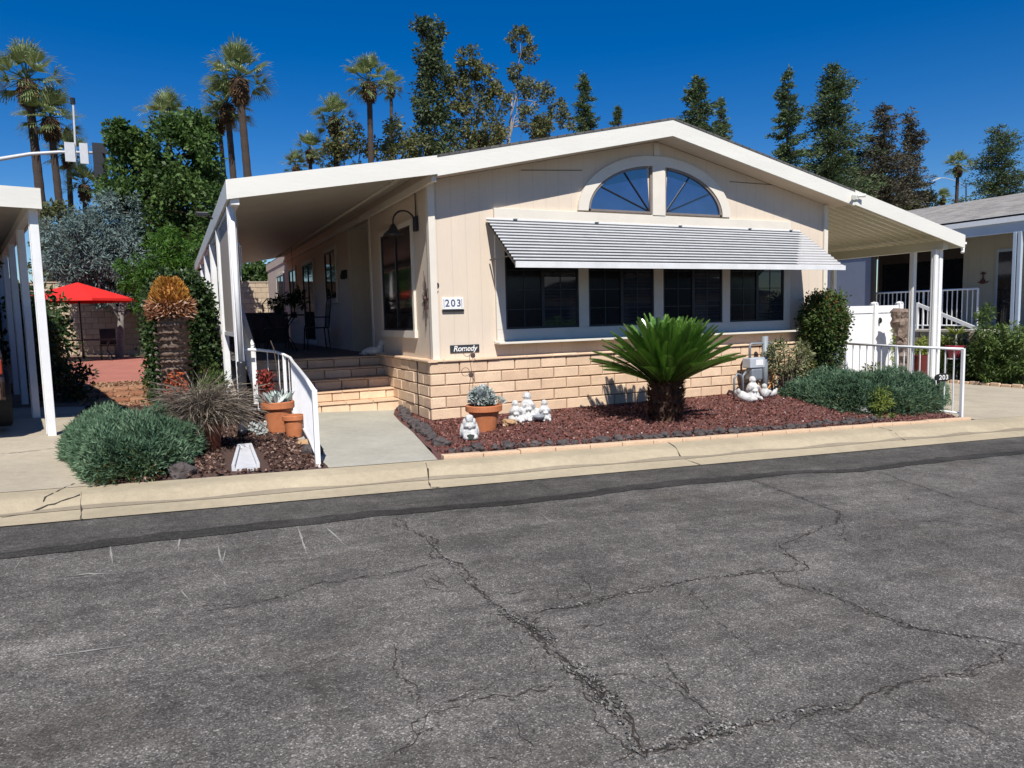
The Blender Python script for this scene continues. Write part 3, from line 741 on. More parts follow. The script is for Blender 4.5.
for x in (ax0+.045, ax1-.045): b = MB(); b.bar((x, -.045, 2.22), (x, -.72, 2.22), .018, .018); b.build('brace', BLACK, aw).location = -aw.location
for x in (1.2, 2.5, 4.0, 5.4, 6.3): b = MB(); b.box(x-.03, x+.03, -.07, -.05, 2.765, 2.778); b.build('clip', GALV, aw).location = -aw.location
# wall plaques
def text_mesh(name, s, size, m, parent, loc, rot, shear=0, extr=.002, spacing=1.0):
    cu = bpy.data.curves.new(name, 'FONT'); cu.body = s; cu.size = size; cu.extrude = extr; cu.shear = shear; cu.align_x = 'CENTER'; cu.align_y = 'CENTER'; cu.space_character = spacing; cu.offset = size*.012
    o = bpy.data.objects.new(name, cu); COL.objects.link(o); bpy.context.view_layer.update()
    me = bpy.data.meshes.new_from_object(o.evaluated_get(bpy.context.evaluated_depsgraph_get())); bpy.data.objects.remove(o)
    me.materials.clear(); me.materials.append(m)
    q = bpy.data.objects.new(name, me); COL.objects.link(q); q.parent = parent; q.location = loc; q.rotation_euler = rot; return q
BLUE = mat('blue_digit', (.05, .08, .17), .5, .1)
pl = thing('house_number_sign', 'white tile house number sign reading 203 on the front wall', 'sign', (.275, -.001, 1.64))
b = MB(); b.box(-.15, .15, -.015, 0, -.07, .085); b.build('tile', WHITE, pl, bevel=.004)
b = MB(); b.box(-.155, .15, -.03, 0, -.10, -.078); b.build('sign_shelf', BLACK, pl)
text_mesh('digits', '203', .13, BLUE, pl, (0, -.0165, .008), (PI/2, 0, 0), spacing=1.25)
b = MB()
for x in (-.13, .12): b.box(x, x+.006, -.0165, -.0151, -.05, .065)
b.build('tile_border', BLUE, pl)
pl = thing('name_plaque', 'dark plaque with the name Romedy in white script letters', 'plaque', (.425, -.001, 1.04))
b = MB(); b.box(-.21, .21, -.012, 0, -.05, .055); b.build('board', mat('plaque_black', (.03, .035, .04), .5, .1), pl, bevel=.003)
text_mesh('lettering', 'Romedy', .105, WHITE, pl, (0, -.0135, .004), (PI/2, 0, 0), shear=.25, spacing=.95)
# small scroll ornament & sunburst
orn = thing('scroll_hook', 'small black scroll ornament on the corner above the number', 'ornament', (.06, -.001, 1.86))
b = MB()
for s in (-1, 1):
    b.tube([(s*.025*math.cos(a), -.012, s*.03+s*.025*math.sin(a)) for a in np.linspace(-1.6, 2.2, 12)], .006, 6)
b.tube([(-.01, -.012, -.05), (.01, -.012, .05)], .006, 6); b.build('scroll', BLACK, orn)
sb = thing('sunburst_ornament', 'spiky dark metal sunburst hanging on the side wall', 'ornament', (-.001, .22, 1.72))
b = MB()
for k in range(22):
    a = 2*PI*k/22; l = .13+.05*(k % 2)+(.10 if k in (5, 6, 16, 17) else 0); b.tube([(-.02, 0, 0), (-.03, l*.75*math.cos(a), l*1.35*math.sin(a))], [.011, .003], 5)
b.lathe((-.02, 0, 0), [(.03, -.03), (.045, 0), (.03, .03)], 10); b.build('burst', mat('rust_dark', (.07, .04, .035), .6, .3, 20), sb)
# gooseneck lamp
lp = thing('gooseneck_lamp', 'black gooseneck barn lamp beside the front side window', 'lamp', (-.001, .52, 2.74))
b = MB(); b.box(-.05, 0, -.06, .06, -.10, .10); b.build('wall_plate', BLACK, lp, bevel=.01)
b = MB(); b.tube([(-.05, 0, .02)]+[(-.19+.15*math.cos(a), 0, .02+.15*math.sin(a)) for a in np.linspace(.2, PI, 14)]+[(-.34, 0, -.04)], .012, 8); b.build('arm', BLACK, lp, smooth=True)
b = MB(); b.lathe((-.34, 0, -.16), [(.14, 0), (.13, .02), (.06, .08), (.035, .13), (.02, .15), (.0, .15)], 20); b.build('lamp_shade', BLACK, lp, smooth=True)
b = MB(); b.tube([(-.02, 0, .10), (-.02, 0, .48)], .008, 6); b.build('conduit', BLACK, lp)
# small porch light by entry
pz = thing('porch_light', 'small dark wall light beside the recessed entry', 'lamp', (-.001, 4.95, 2.35))
b = MB(); b.box(-.06, 0, -.05, .05, -.08, .08); b.lathe((-.07, 0, -.1), [(.05, 0), (.06, .05), (.03, .16), (0, .18)], 10); b.build('lantern', BLACK, pz)
# entry steps + deck
st = thing('entry_steps', 'block steps climbing to the covered porch', 'steps', (0, 0, 0))
for k in range(5):
    y0 = 1.42+.25*k; z1 = .12+.1524*(k+1)
    o = blocks('riser', (-2.05, y0, 0), (1, 0, 0), 1.96, z1-.1524-(.08 if k == 0 else 0), 1, .1524-.022+(.08 if k == 0 else 0), .4064, .08, BLOCK, st, nrm=(0, -1, 0), off=.2*(k % 2))
    t = MB(); n = 5; xx = np.linspace(-2.06, -.092, n+1)
    for q in range(n): t.box(xx[q]+.003, xx[q+1]-.003, y0-.02-random.random()*.006, y0+.28 if k < 4 else y0+.26, z1-.022+random.gauss(0, .0015), z1+random.gauss(0, .0015))
    t.build('tread', BLOCK, o, bevel=.004)
b = MB(); b.box(-2.04, -.1, 1.46, 2.7, -.1, .12); b.build('core', MORT, st)
dk = thing('porch_deck', 'dark raised porch floor under the patio cover', 'deck', (0, 0, 0))
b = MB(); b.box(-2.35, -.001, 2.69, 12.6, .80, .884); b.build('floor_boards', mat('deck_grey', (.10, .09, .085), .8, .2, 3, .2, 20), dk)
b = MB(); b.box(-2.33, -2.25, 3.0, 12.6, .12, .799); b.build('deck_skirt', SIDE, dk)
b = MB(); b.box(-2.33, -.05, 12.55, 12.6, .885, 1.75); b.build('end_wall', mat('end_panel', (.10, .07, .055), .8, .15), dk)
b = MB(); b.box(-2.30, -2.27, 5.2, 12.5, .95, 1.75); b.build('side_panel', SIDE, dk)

# patio cover (left)
pc = thing('patio_cover', 'white flat patio cover on posts along the left side of the home', 'patio cover', (0, 0, 0))
def pz_(x): return 3.02 + .178*(x+2.46)
b = MB(); b.prism_y([(-2.46, pz_(-2.46)-.21), (-.022, pz_(-.02)-.225), (-.022, pz_(-.02)), (-2.46, pz_(-2.46))], -.41, -.38); b.build('fascia', FASC, pc)
b = MB()
npn = 44; yy = np.linspace(-.379, 12.8, npn+1)
for k in range(npn):
    b.prism_y([(-2.43, pz_(-2.43)-.10), (-.03, pz_(-.03)-.10), (-.03, pz_(-.03)-.03), (-2.43, pz_(-2.43)-.03)], yy[k], yy[k+1]-.012)
    b.prism_y([(-2.43, pz_(-2.43)-.085), (-.03, pz_(-.03)-.085), (-.03, pz_(-.03)-.031), (-2.43, pz_(-2.43)-.031)], yy[k+1]-.012, yy[k+1])
b.build('cover_pan', PAN, pc)
b = MB(); b.prism_y([(-2.47, 2.81), (-2.44, 2.81), (-2.44, 3.02), (-2.47, 3.02)], -.40, 12.8); b.build('gutter', FASC, pc)
b = MB(); b.box(-2.43, -2.34, -.37, 12.7, 2.76, 2.86); b.build('beam', WHITE, pc)
b = MB(); b.box(-.08, -.021, -.35, 12.7, 3.15, 3.235)
for k in range(90): yk = -.3+k*.14; b.tube([(-.33, yk, pz_(-.33)-.115), (-.26, yk, pz_(-.26)-.115)], .016, 5)
b.build('wall_hanger', TRIM, pc)
for y in (-.14, 2.1, 3.97, 6.1, 8.2, 10.3, 12.4):
    b = MB(); zb = base(-2.4)+.01 if y < 3 else base(-2.4)
    b.box(-2.45, -2.37, y-.04, y+.04, zb, 2.77)
    b.box(-2.462, -2.451, y-.03, y-.006, zb, 2.77); b.box(-2.462, -2.451, y+.006, y+.03, zb, 2.77)
    b.build('post', POSTM, pc, bevel=.005)
b = MB(); b.box(-2.42, -2.40, .5, 2.0, 1.35, 2.75); b.build('roll_shade', mat('beige_shade', (.42, .36, .29), .8, .08, 20), pc)
b = MB(); b.bar((-2.41, -.1, 1.32), (-2.41, 3.95, 1.32), .04, .05); b.build('shade_rail', WHITE, pc)
b = MB(); b.tube([(-2.41, -.205, 2.78), (-2.41, -.205, 1.0)], .028, 10); ds = b.build('downspout', POSTM, pc, smooth=True)
b = MB()
pts = [(-2.41, -.205, 1.02)] + [(-2.41+.0*i, -.205-.0*i, 1.0-.05*i) for i in range(11)] + [(-2.42, -.24, .42), (-2.44, -.42, .345), (-2.47, -.62, .30), (-2.49, -.80, .275)]
rr = [.045+.004*(i % 2) for i in range(len(pts))]
b.tube(pts, rr, 14); b.build('drain_pipe', mat('drain_black', (.03, .03, .033), .35, .3, 8), ds, smooth=True)
# cover speaker / light on the gutter
fl = thing('flood_light', 'small black flood light clamped on the patio cover edge', 'lamp', (-2.48, 2.2, 2.96))
b = MB(); b.bar((0, 0, -.02), (-.06, -.02, .02), .03, .03); b.box(-.22, -.05, -.05, .03, .015, .07); b.build('lamp_head', BLACK, fl, bevel=.01)
# wind chime
wc = thing('wind_chime', 'pale wind chime hanging behind the front patio post', 'wind chime', (-2.3, .55, 2.76))
b = MB(); b.tube([(0, 0, 0), (0, 0, -.35)], .003, 4); b.lathe((0, 0, -.37), [(.035, 0), (.04, .01), (.01, .05), (0, .06)], 10); b.build('cap', STATUE, wc)
b = MB()
for k in range(5): a = 2*PI*k/5; b.tube([(.03*math.cos(a), .03*math.sin(a), -.38), (.03*math.cos(a), .03*math.sin(a), -.62-.04*k)], .006, 6)
b.build('tubes', STATUE, wc)

# carport (right)
cp = thing('carport', 'white carport roof with ribbed underside on the right of the home', 'carport', (0, 0, 0))
def cz(x): return 3.427 - .224*(x-7.385)
b = MB(); b.prism_y([(7.386, cz(7.386)-.24), (10.36, cz(10.36)-.24), (10.36, cz(10.36)), (7.386, cz(7.386))], -.405, -.375); b.build('fascia', FASC, cp)
b = MB(); y = -.374; k = 0
while y < 13:                                   # hat-section ribs running down the slope
    for (a, c, dz) in ((0, .035, -.10), (.035, .06, None), (.06, .145, -.055), (.145, .17, 'b')):
        za, zb_ = (-.10, -.10) if dz == -.10 else ((-.10, -.055) if dz is None else ((-.055, -.055) if dz == -.055 else (-.055, -.10)))
        vs_ = [(7.2, y+a, cz(7.2)+za), (7.2, y+c, cz(7.2)+zb_), (10.33, y+c, cz(10.33)+zb_), (10.33, y+a, cz(10.33)+za)]
        b.add(vs_, [(0, 1, 2, 3)])
    y += .17
b.build('ribbed_pan', PANR, cp)
b = MB(); b.prism_y([(7.17, cz(7.17)-.03), (10.35, cz(10.35)-.03), (10.35, cz(10.35)-.005), (7.17, cz(7.17)-.005)], -.374, 13); b.build('cover_top', WHITE, cp)
b = MB(); b.box(9.88, 10.02, -.30, 13, 2.50, 2.66); b.build('beam', PANR, cp)
b = MB(); b.box(10.30, 10.36, -.374, 13, cz(10.33)-.23, cz(10.33)-.04); b.build('gutter', FASC, cp)
for x, y in ((9.86, -.16), (10.02, -.14), (9.95, .33), (9.95, 2.17), (9.95, 4.6), (9.95, 7), (9.95, 10)):
    b = MB(); b.box(x-.045, x+.045, y-.045, y+.045, base(x)-.18, 2.51); b.box(x-.052, x-.0455, y-.03, y-.01, base(x)-.1, 2.51); b.box(x-.052, x-.0455, y+.01, y+.03, base(x)-.1, 2.51)
    b.build('post', POSTM, cp, bevel=.005)
b = MB(); b.tube([(10.40, -.30, 2.60), (10.40, -.34, 2.52), (10.36, -.36, 2.44)], .03, 8); b.box(10.33, 10.48, -.36, -.30, 2.60, 2.64); b.build('spout', WHITE, cp)

# security lights under the peak of fascia right
sl = thing('eave_light', 'small twin flood light on the right end of the gable fascia', 'lamp', (7.36, -.41, 3.30))
b = MB(); b.box(-.06, .06, -.03, 0, -.03, .04); b.tube([(-.04, -.03, 0), (-.11, -.09, -.02)], [.02, .04], 8); b.tube([(.04, -.03, .02), (.16, -.08, .03)], [.02, .03], 8); b.build('lamp_head', FASC, sl)

# ------------------------------------------------------------------ railings
def railing(name, label, path, tops, z0s, spacing, corner_idx=(), rail=.035, pick=.014, bottom=True):
    """path: list of (x, y); tops/z0s heights at each path point; returns thing with rail parts"""
    o = thing(name, label, 'railing', (path[0][0], path[0][1], z0s[0])); L0 = o.location.copy()
    P = [Vector((x, y, z)) - L0 for (x, y), z in zip(path, tops)]; Q = [Vector((x, y, z)) - L0 for (x, y), z in zip(path, z0s)]
    b = MB(); b.tube(P, rail/2+.003, 10); b.build('top_rail', METALW, o, smooth=True)
    if bottom: b = MB(); b.tube([q+Vector((0, 0, .07)) for q in Q], rail/2-.003, 8); b.build('bottom_rail', METALW, o, smooth=True)
    for i in (0, len(P)-1, *corner_idx):
        b = MB(); q = Q[i]; p = P[i]; b.box(q.x-.022, q.x+.022, q.y-.022, q.y+.022, q.z-.03, p.z+.01); b.build('post', METALW, o, bevel=.003)
    d = 0; want = spacing; picks = []
    for i in range(len(P)-1):
        a, c = P[i], P[i+1]; qa, qc = Q[i], Q[i+1]; l = (Vector((c.x-a.x, c.y-a.y, 0))).length
        while want < d+l:
            t = (want-d)/l; p = a.lerp(c, t); q = qa.lerp(qc, t); picks.append((p, q)); want += spacing
        d += l
    for p, q in picks:
        b = MB(); b.box(p.x-pick/2, p.x+pick/2, p.y-pick/2, p.y+pick/2, q.z+.07, p.z-.008); b.build('baluster', METALW, o)
    return o
# left entry rail: comes along the walk, rises, curves to the patio post
pth = [(-2.03, -2.66), (-1.93, -1.7), (-1.84, -.7), (-1.76, .3), (-1.72, .8), (-1.76, 1.1), (-1.86, 1.22), (-2.05, 1.25), (-2.33, 1.25)]
tp = [.86, .885, .915, .95, .985, 1.02, 1.06, 1.09, 1.11]; bz0 = [.19]*9
bz0 = [base(x)+.02 for x, y in pth]
railing('entry_railing', 'white curved metal railing along the entry walk', pth, tp, bz0, .155, (5,), .034, .009)
railing('bed_railing', 'white straight metal railing at the right end of the front bed', [(7.60, -2.17), (7.58, -1.1), (7.56, -.08)], [.80, .815, .84], [base(7.6), base(7.6)+.02, base(7.6)+.04], .135, (1,))
# stair handrail (painted white wide board, sloped) on the porch side
hr = thing('stair_handrail', 'white sloping stair handrail rising to the porch', 'handrail', (-2.12, 1.4, .2))
b = MB(); b.bar((0, .0, .92), (-.02, 1.55, 1.60), .05, .09); b.build('handrail', WHITE, hr)
b = MB(); b.bar((0, 0, .15), (0, 0, .93), .06); b.bar((-.02, 1.55, .68), (-.02, 1.55, 1.66), .07); b.build('newel', WHITE, hr)
for k in range(9): 
    b = MB(); yk = .16+k*.155; b.bar((0, yk, .25+yk*.44), (0, yk, .90+yk*.44), .03); b.build('baluster', WHITE, hr)
b = MB(); b.bar((0, .0, .30), (-.02, 1.55, .95), .04, .05); b.build('lower_rail', WHITE, hr)

# ------------------------------------------------------------------ bed edging & rocks
ed = thing('bed_edging', 'low salmon block edging along the front of the lava bed', 'edging', (0, 0, 0))
V = []
k = 0; x = -.88
b = MB()
while x < 7.45:
    l = .39+random.random()*.03; x2 = min(7.5, x+l-.008)
    f = lambda xx: yb(xx)+.0
    vs_ = []
    for z_ in (-.02, .035+random.gauss(0, .003)):
        for (xx, dy) in ((x, .01), (x2, .01), (x2, .10), (x, .10)): vs_.append((xx, f(xx)+dy, base(xx)+z_))
    b.add(vs_, [(0,3,2,1),(4,5,6,7),(0,1,5,4),(1,2,6,5),(2,3,7,6),(3,0,4,7)]); x += l
b.build('edging_blocks', BLOCK, ed, bevel=.006)
def rockmesh(name, r, m, seed, flat=.7):
    import bmesh
    from mathutils import noise as mn
    bm = bmesh.new(); bmesh.ops.create_icosphere(bm, subdivisions=4, radius=1)
    for v in bm.verts:
        n = mn.noise(v.co*1.3+Vector((seed*7.1, seed*3.3, 0)))*.45 + mn.noise(v.co*3.1+Vector((seed, 0, seed*2)))*.22 + mn.noise(v.co*8+Vector((seed, 5, 0)))*.16 + mn.noise(v.co*17+Vector((seed, 5, 3)))*.07
        v.co *= (1+n); v.co.z *= flat; v.co *= r
    me = bpy.data.meshes.new(name); bm.to_mesh(me); bm.free(); me.materials.append(m)
    for p_ in me.polygons: p_.use_smooth = True
    return me
RM = [rockmesh('lava_rock', 1, ROCK, i+1, .72+.05*(i % 3)) for i in range(6)]; RTAN = rockmesh('tan_rock', 1, ROCKT, 9, .55); RP = rockmesh('pale_rock', 1, mat('pale_rock_m', (.35, .33, .32), .9, .2, 10, .5, 40), 11, .7)
def place_rock(x, y, r, me=None, label='dark lava rock in the row along the front edge of the bed', group='dark lava rocks edging the front bed', h=None):
    o = bpy.data.objects.new('lava_rock', me or random.choice(RM)); COL.objects.link(o)
    z = h if h is not None else bedz(x, y)
    o.location = (x, y, z+r*.22); o.rotation_euler = (0, 0, random.random()*6); o.scale = (r, r*(.8+.3*random.random()), r*(.75+.35*random.random())); tag(o, label, 'rock', group); return o
x = -.72; i = 0
while x < 6.0:
    r = .042+random.random()*.038
    y = yb(x)+.20+random.gauss(0, .025) + (.25*max(0, x-3.5)*.12)
    if abs(x-2.32) < .045: place_rock(x, y, .10, RTAN, 'flat tan rock among the dark edging rocks below the sago palm', None)
    elif abs(x-5.95) < .06 : pass
    else: place_rock(x, y, r)
    x += r*2.15+random.random()*.03
place_rock(6.0, -1.72, .12, RP, 'largest grey rock beside the right juniper', None)
y = -2.1
while y < 1.35:
    r = .048+random.random()*.04
    place_rock(walk_right(y)+.13+random.gauss(0, .02), y, r, None, 'dark lava rock lining the entry walk side of the bed', 'dark lava rocks lining the entry walk'); y += r*2.2
for q, r, m_, lb in (((322-4, 447), .09, None, 'dark rock against the entry railing'), ((309, 438), .075, RTAN, 'cream rock against the entry railing')):
    p_ = on_ground(q[0]-5, q[1]+8); place_rock(p_.x, p_.y, r, m_, lb, None, base(p_.x)+.01)
for q, lb in (((165, 476), 'brown rock on the kerb edge under the left juniper'), ((182, 478), 'brown rock right of another under the left juniper')):
    p_ = on_ground(*q); place_rock(p_.x, p_.y+.05, .10, RM[2], lb, None, base(p_.x))

# ------------------------------------------------------------------ junipers (ground cover mounds)
def juniper(name, label, cx, cy, z0, rx, ry, rz_, n, m1, m2, rot=0, frac2=.25, top=.0):
    o = thing(name, label, 'shrub', (cx, cy, z0))
    def make(n, lowbias):
        th_ = rng.uniform(0, 2*PI, n); u = rng.random(n)
        ph = np.arcsin(np.clip(u**(.8) if not lowbias else u*.55, 0, 1))
        # superellipse dome: broad flat top
        cr, sr = np.cos(ph)**.55, np.sin(ph)**.8
        wob = 1 + .10*np.sin(3*th_+1.3) + .07*np.sin(5*th_+.4) + .05*np.sin(9*th_+2)
        hw = 1 + .12*np.sin(4*th_+ph*5) + .08*np.sin(7*th_+2+ph*3)
        k = (.80+.22*rng.random(n))
        x = rx*cr*np.cos(th_)*wob*k; y = ry*cr*np.sin(th_)*wob*k; z = rz_*sr*hw*k
        c, s = math.cos(rot), math.sin(rot)
        N_ = unit(np.stack([np.cos(th_)*np.cos(ph)/1.0, np.sin(th_)*np.cos(ph), np.sin(ph)+.1], 1))
        P = np.stack([x*c-y*s, x*s+y*c, np.maximum(z, .02)], 1); N_ = np.stack([N_[:, 0]*c-N_[:, 1]*s, N_[:, 0]*s+N_[:, 1]*c, N_[:, 2]], 1)
        return P, N_
    P, N_ = make(n, False)
    clump = np.sin(P[:, 0]*11+np.sin(P[:, 1]*9)*2)*np.sin(P[:, 1]*13+1)*.5+.5
    lean = unit(N_ + np.array([-.15, -.2, .35]) + .55*rdir(n))
    P = P + N_*(clump[:, None]*.05)
    # each spray: a main shoot and two side shoots
    Ls = .075*(.6+.9*rng.random(n)); side = unit(np.cross(lean, N_+.01))
    Pa = np.concatenate([P, P+lean*.02, P+lean*.03]); D = np.concatenate([lean, unit(lean+side*.8), unit(lean-side*.8)]); LL = np.concatenate([Ls, Ls*.6, Ls*.6])
    t3 = np.clip(.15+.55*clump+.35*rng.random(n), 0, 1); T = np.concatenate([t3, t3, t3]); 
    cards('foliage', Pa, D, rdir(3*n), LL, .0105, m1, o, T)
    n2 = int(n*frac2)
    P, N_ = make(n2, True); D = unit(N_+.9*rdir(n2)); cards('lower_foliage', P*np.array([1.0, 1.0, 1]), D, rdir(n2), .06*(.6+.8*rng.random(n2)), .013, m2, o)
    # twiggy inner body so the mound is not hollow
    b = MB()
    for i in range(160):
        a = random.random()*6.28; k = random.random()**.5*.8; zz = rz_*random.uniform(.3, .8)*(1-k*.5)
        c, s = math.cos(rot), math.sin(rot); xx = rx*k*math.cos(a); yy_ = ry*k*math.sin(a)
        b.tube([(0.1*xx, .1*yy_, 0), (xx*c-yy_*s, xx*s+yy_*c, zz)], [.012, .005], 4, cap=False)
    b.build('branches', BARK2, o)
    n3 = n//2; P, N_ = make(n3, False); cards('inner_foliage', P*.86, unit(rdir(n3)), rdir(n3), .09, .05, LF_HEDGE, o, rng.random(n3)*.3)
    return o
juniper('spreading_juniper', 'wide blue green spreading juniper at the left kerb corner', -3.50, -1.78, base(-3.4), .47, .98, .35, 15000, LF_JUN, LF_JUNG, rot=.14, frac2=.6)
juniper('spreading_juniper', 'long blue green spreading juniper at the right end of the front bed', 6.74, -1.18, base(6.6)+.03, 1.22, .88, .55, 17000, LF_JUN, LF_JUNG, rot=-.30, frac2=.25)
yg = thing('small_yellow_shrub', 'yellow green shrub growing in front of the right juniper', 'shrub', (*on_ground(888, 418).xy, base(6.5)))
leaf_blobs('foliage', [((0, .1, .16), (.22, .15, .16), 1300), ((.10, .22, .33), (.26, .14, .12), 900)], 0, leafmat('golden_juniper', (.06, .11, .03), (.26, .31, .06), .2, .6), .05, .016, yg)
og = thing('heavenly_bamboo', 'low orange tinged shrub between the right juniper and the round bush', 'shrub', (6.55, -.35, .0))
leaf_blobs('foliage', [((0, 0, .35), (.42, .22, .22), 1500), ((.45, .1, .35), (.3, .2, .18), 900)], 0, leafmat('orange_leaf', (.07, .08, .02), (.2, .16, .04), .25, .5, (.42, .15, .05)), .05, .02, og)
b = MB()
for i in range(14): b.tube([(random.uniform(-.2, .4), 0, 0), (random.uniform(-.3, .6), random.uniform(-.1, .1), .4)], .006, 4)
b.build('stems', BARK2, og)

# ------------------------------------------------------------------ sago palm
cyx, cyy = 2.66, -1.42; cyz = bedz(cyx, cyy)
cy = thing('sago_palm', 'big dark green sago palm with stout shaggy trunk in the lava bed', 'sago palm', (cyx, cyy, cyz))
b = MB(); b.lathe((0, 0, 0), [(.17, -.03), (.19, .1), (.21, .25), (.20, .40), (.12, .50), (.02, .55)], 20); b.build('trunk', mat('cycad_trunk', (.06, .035, .022), .95, .4, 30, 1, 50, col2=(.13, .075, .045)), cy)
n = 900; th_ = rng.uniform(0, 2*PI, n); zz = rng.uniform(.0, .48, n); rr_ = (.175+.09*zz)*np.where(zz > .35, 1-(zz-.35)*1.5, 1); P = np.stack([rr_*np.cos(th_), rr_*np.sin(th_), zz], 1)
D = unit(np.stack([np.cos(th_), np.sin(th_), .9+.5*rng.random(n)], 1)); cards('trunk_scales', P, D, rdir(n)*.3+np.stack([np.cos(th_), np.sin(th_), 0*th_], 1), .09, .035, leafmat('cycad_scale', (.04, .022, .015), (.16, .09, .05), 0, .9), cy)
LP, LD, LN, LL, LT = [], [], [], [], []
stem = MB()
for i in range(140):
    t = (i+.5)/140; az = i*2.399963+random.gauss(0, .1); el = rad(24+60*t**.8+random.gauss(0, 3)); ln = .93*(1-.04*t)*(.92+.16*random.random())
    p0 = Vector((.10*math.cos(az), .10*math.sin(az), .46)); pts = []; e = el; p_ = p0.copy(); nseg = 14
    for k in range(nseg+1):
        pts.append(p_.copy()); p_ = p_ + Vector((math.cos(az)*math.cos(e), math.sin(az)*math.cos(e), math.sin(e)))*(ln/nseg); e -= rad(.6+.9*(1-t))
    stem.tube(pts[::2], [.010, .009, .008, .007, .006, .005, .004, .003], 5, cap=False)
    sd = Vector((-math.sin(az), math.cos(az), 0)); nl = 56
    for k in range(nl):
        s_ = .16+.84*k/nl; f_ = s_*nseg; j = min(nseg-1, int(f_)); p_ = pts[j].lerp(pts[j+1], f_-j); tg = (pts[j+1]-pts[j]).normalized(); nup = tg.cross(sd)
        if nup.z < 0: nup = -nup
        l = .165*math.sin(PI*min(1, (k+4)/(nl+5)))**.6*(1-.25*s_)
        for sg in (-1, 1):
            d = (sd*sg*.72 + tg*(.55+.35*s_) + nup*.38).normalized(); LP.append(p_[:]); LD.append(d[:]); LN.append((nup*.8-sd*sg*.5)[:]); LL.append(l); LT.append(.1+.35*t+.4*s_+random.uniform(-.2, .2))
stem.build('frond_stems', leafmat('cycad_stem', (.06, .10, .02), (.10, .15, .03), 0, .5), cy)
cards('fronds', np.array(LP), np.array(LD), np.array(LN), np.array(LL), .0135, LF_CYC, cy, np.array(LT))
n = 260; az = rng.uniform(0, 2*PI, n); P = np.stack([.12*np.cos(az), .12*np.sin(az), .44+.06*rng.random(n)], 1); D = unit(np.stack([np.cos(az), np.sin(az), .3+.5*rng.random(n)], 1)); cards('dry_leaf_bases', P, D, rdir(n), .16, .02, LF_DEAD, cy)

# ------------------------------------------------------------------ pineapple-cut palm and hedge on the left
pp = thing('pruned_palm', 'stubby palm trunk with freshly cut orange crown and ringed leaf scars', 'palm', (-3.10, 1.5, base(-3.1)))
prof = []; 
for k in range(24): z = .0+1.30*k/23; prof.append((.145+.028*(z/1.3)+.016*(k % 2), z))
b = MB(); b.lathe((0, 0, 0), prof, 22); b.build('trunk', mat('scarred_trunk', (.16, .10, .07), .95, .4, 14, 1, 40, col2=(.34, .26, .2), stretch=(1, 1, 6)), pp)
n = 2400; th_ = rng.uniform(0, 2*PI, n); row = rng.integers(0, 13, n); zz = .12+row*.095+.02*rng.random(n)
P = np.stack([.17*np.cos(th_), .17*np.sin(th_), zz], 1); D = unit(np.stack([np.cos(th_), np.sin(th_), .5+.4*rng.random(n)], 1)); cards('leaf_stubs', P, D, np.stack([-np.sin(th_)*.2, np.cos(th_)*.2, np.ones(n)], 1), .07, .05, leafmat('stub', (.10, .06, .045), (.34, .26, .22), 0, .9, (.5, .42, .38)), pp)
b = MB(); b.lathe((0, 0, 1.30), [(.15, 0), (.20, .14), (.22, .24), (.18, .38), (.11, .46), (.03, .50)], 20); b.build('crown_core', mat('crown_core_m', (.35, .15, .03), .9, .3, 20, .8, 40), pp)
n = 3200; th_ = rng.uniform(0, 2*PI, n); u = rng.random(n); zz = 1.32+.48*u; rr_ = .215*np.sqrt(np.clip(1-((u-.25)/.78)**2, .02, 1)); P = np.stack([rr_*np.cos(th_), rr_*np.sin(th_), zz], 1)
D = unit(np.stack([np.cos(th_), np.sin(th_), .2+1.6*u], 1)+.25*rdir(n)); cards('cut_stalks', P[u > .3], D[u > .3], rdir((u > .3).sum()), .035+.05*rng.random((u > .3).sum()), .022, LF_OR, pp)
lo = u <= .42; cards('dry_fringe', P[lo], unit(np.stack([np.cos(th_[lo]), np.sin(th_[lo]), -.3+.7*rng.random(lo.sum())], 1)+.7*rdir(lo.sum())), rdir(lo.sum()), .04+.10*rng.random(lo.sum()), .022, leafmat('fringe', (.16, .06, .03), (.42, .2, .1), .1, .8, (.6, .45, .35)), pp)
n = 260; P = np.stack([rng.uniform(-.12, .1, n), -.24+0*rng.random(n), rng.uniform(.15, .6, n)], 1); cards('rusty_fibre', P, unit(rdir(n)+np.array([0, -.8, -.5])), rdir(n), .1, .03, leafmat('rust_fibre', (.25, .05, .02), (.5, .13, .05), 0, .9), pp)
hd = thing('clipped_hedge', 'dense dark green ivy hedge behind the pruned palm', 'hedge', (-2.98, 3.4, base(-3)))
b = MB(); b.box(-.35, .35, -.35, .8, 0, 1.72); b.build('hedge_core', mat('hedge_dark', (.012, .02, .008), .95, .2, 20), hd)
n = 14000; f_ = rng.random((n, 3)); P = np.stack([-.46+.92*f_[:, 0], -.45+1.4*f_[:, 1], 1.92*f_[:, 2]], 1); side_ = rng.integers(0, 4, n)
P[side_ == 0, 1] = -.46; P[side_ == 1, 0] = -.5; P[side_ == 2, 0] = .5; P[side_ == 3, 2] = 1.9
P += .07*rng.normal(size=P.shape); rr_ = np.clip((P[:, 2]-1.5)/.45, 0, 1); P[:, 0] *= 1-.35*rr_**2
P[:, 0] *= .86; cards('foliage', P, unit(rdir(n)+np.array([0, -.2, -.3])), rdir(n)+np.array([0, -.5, .5]), .06, .045, LF_HEDGE, hd)

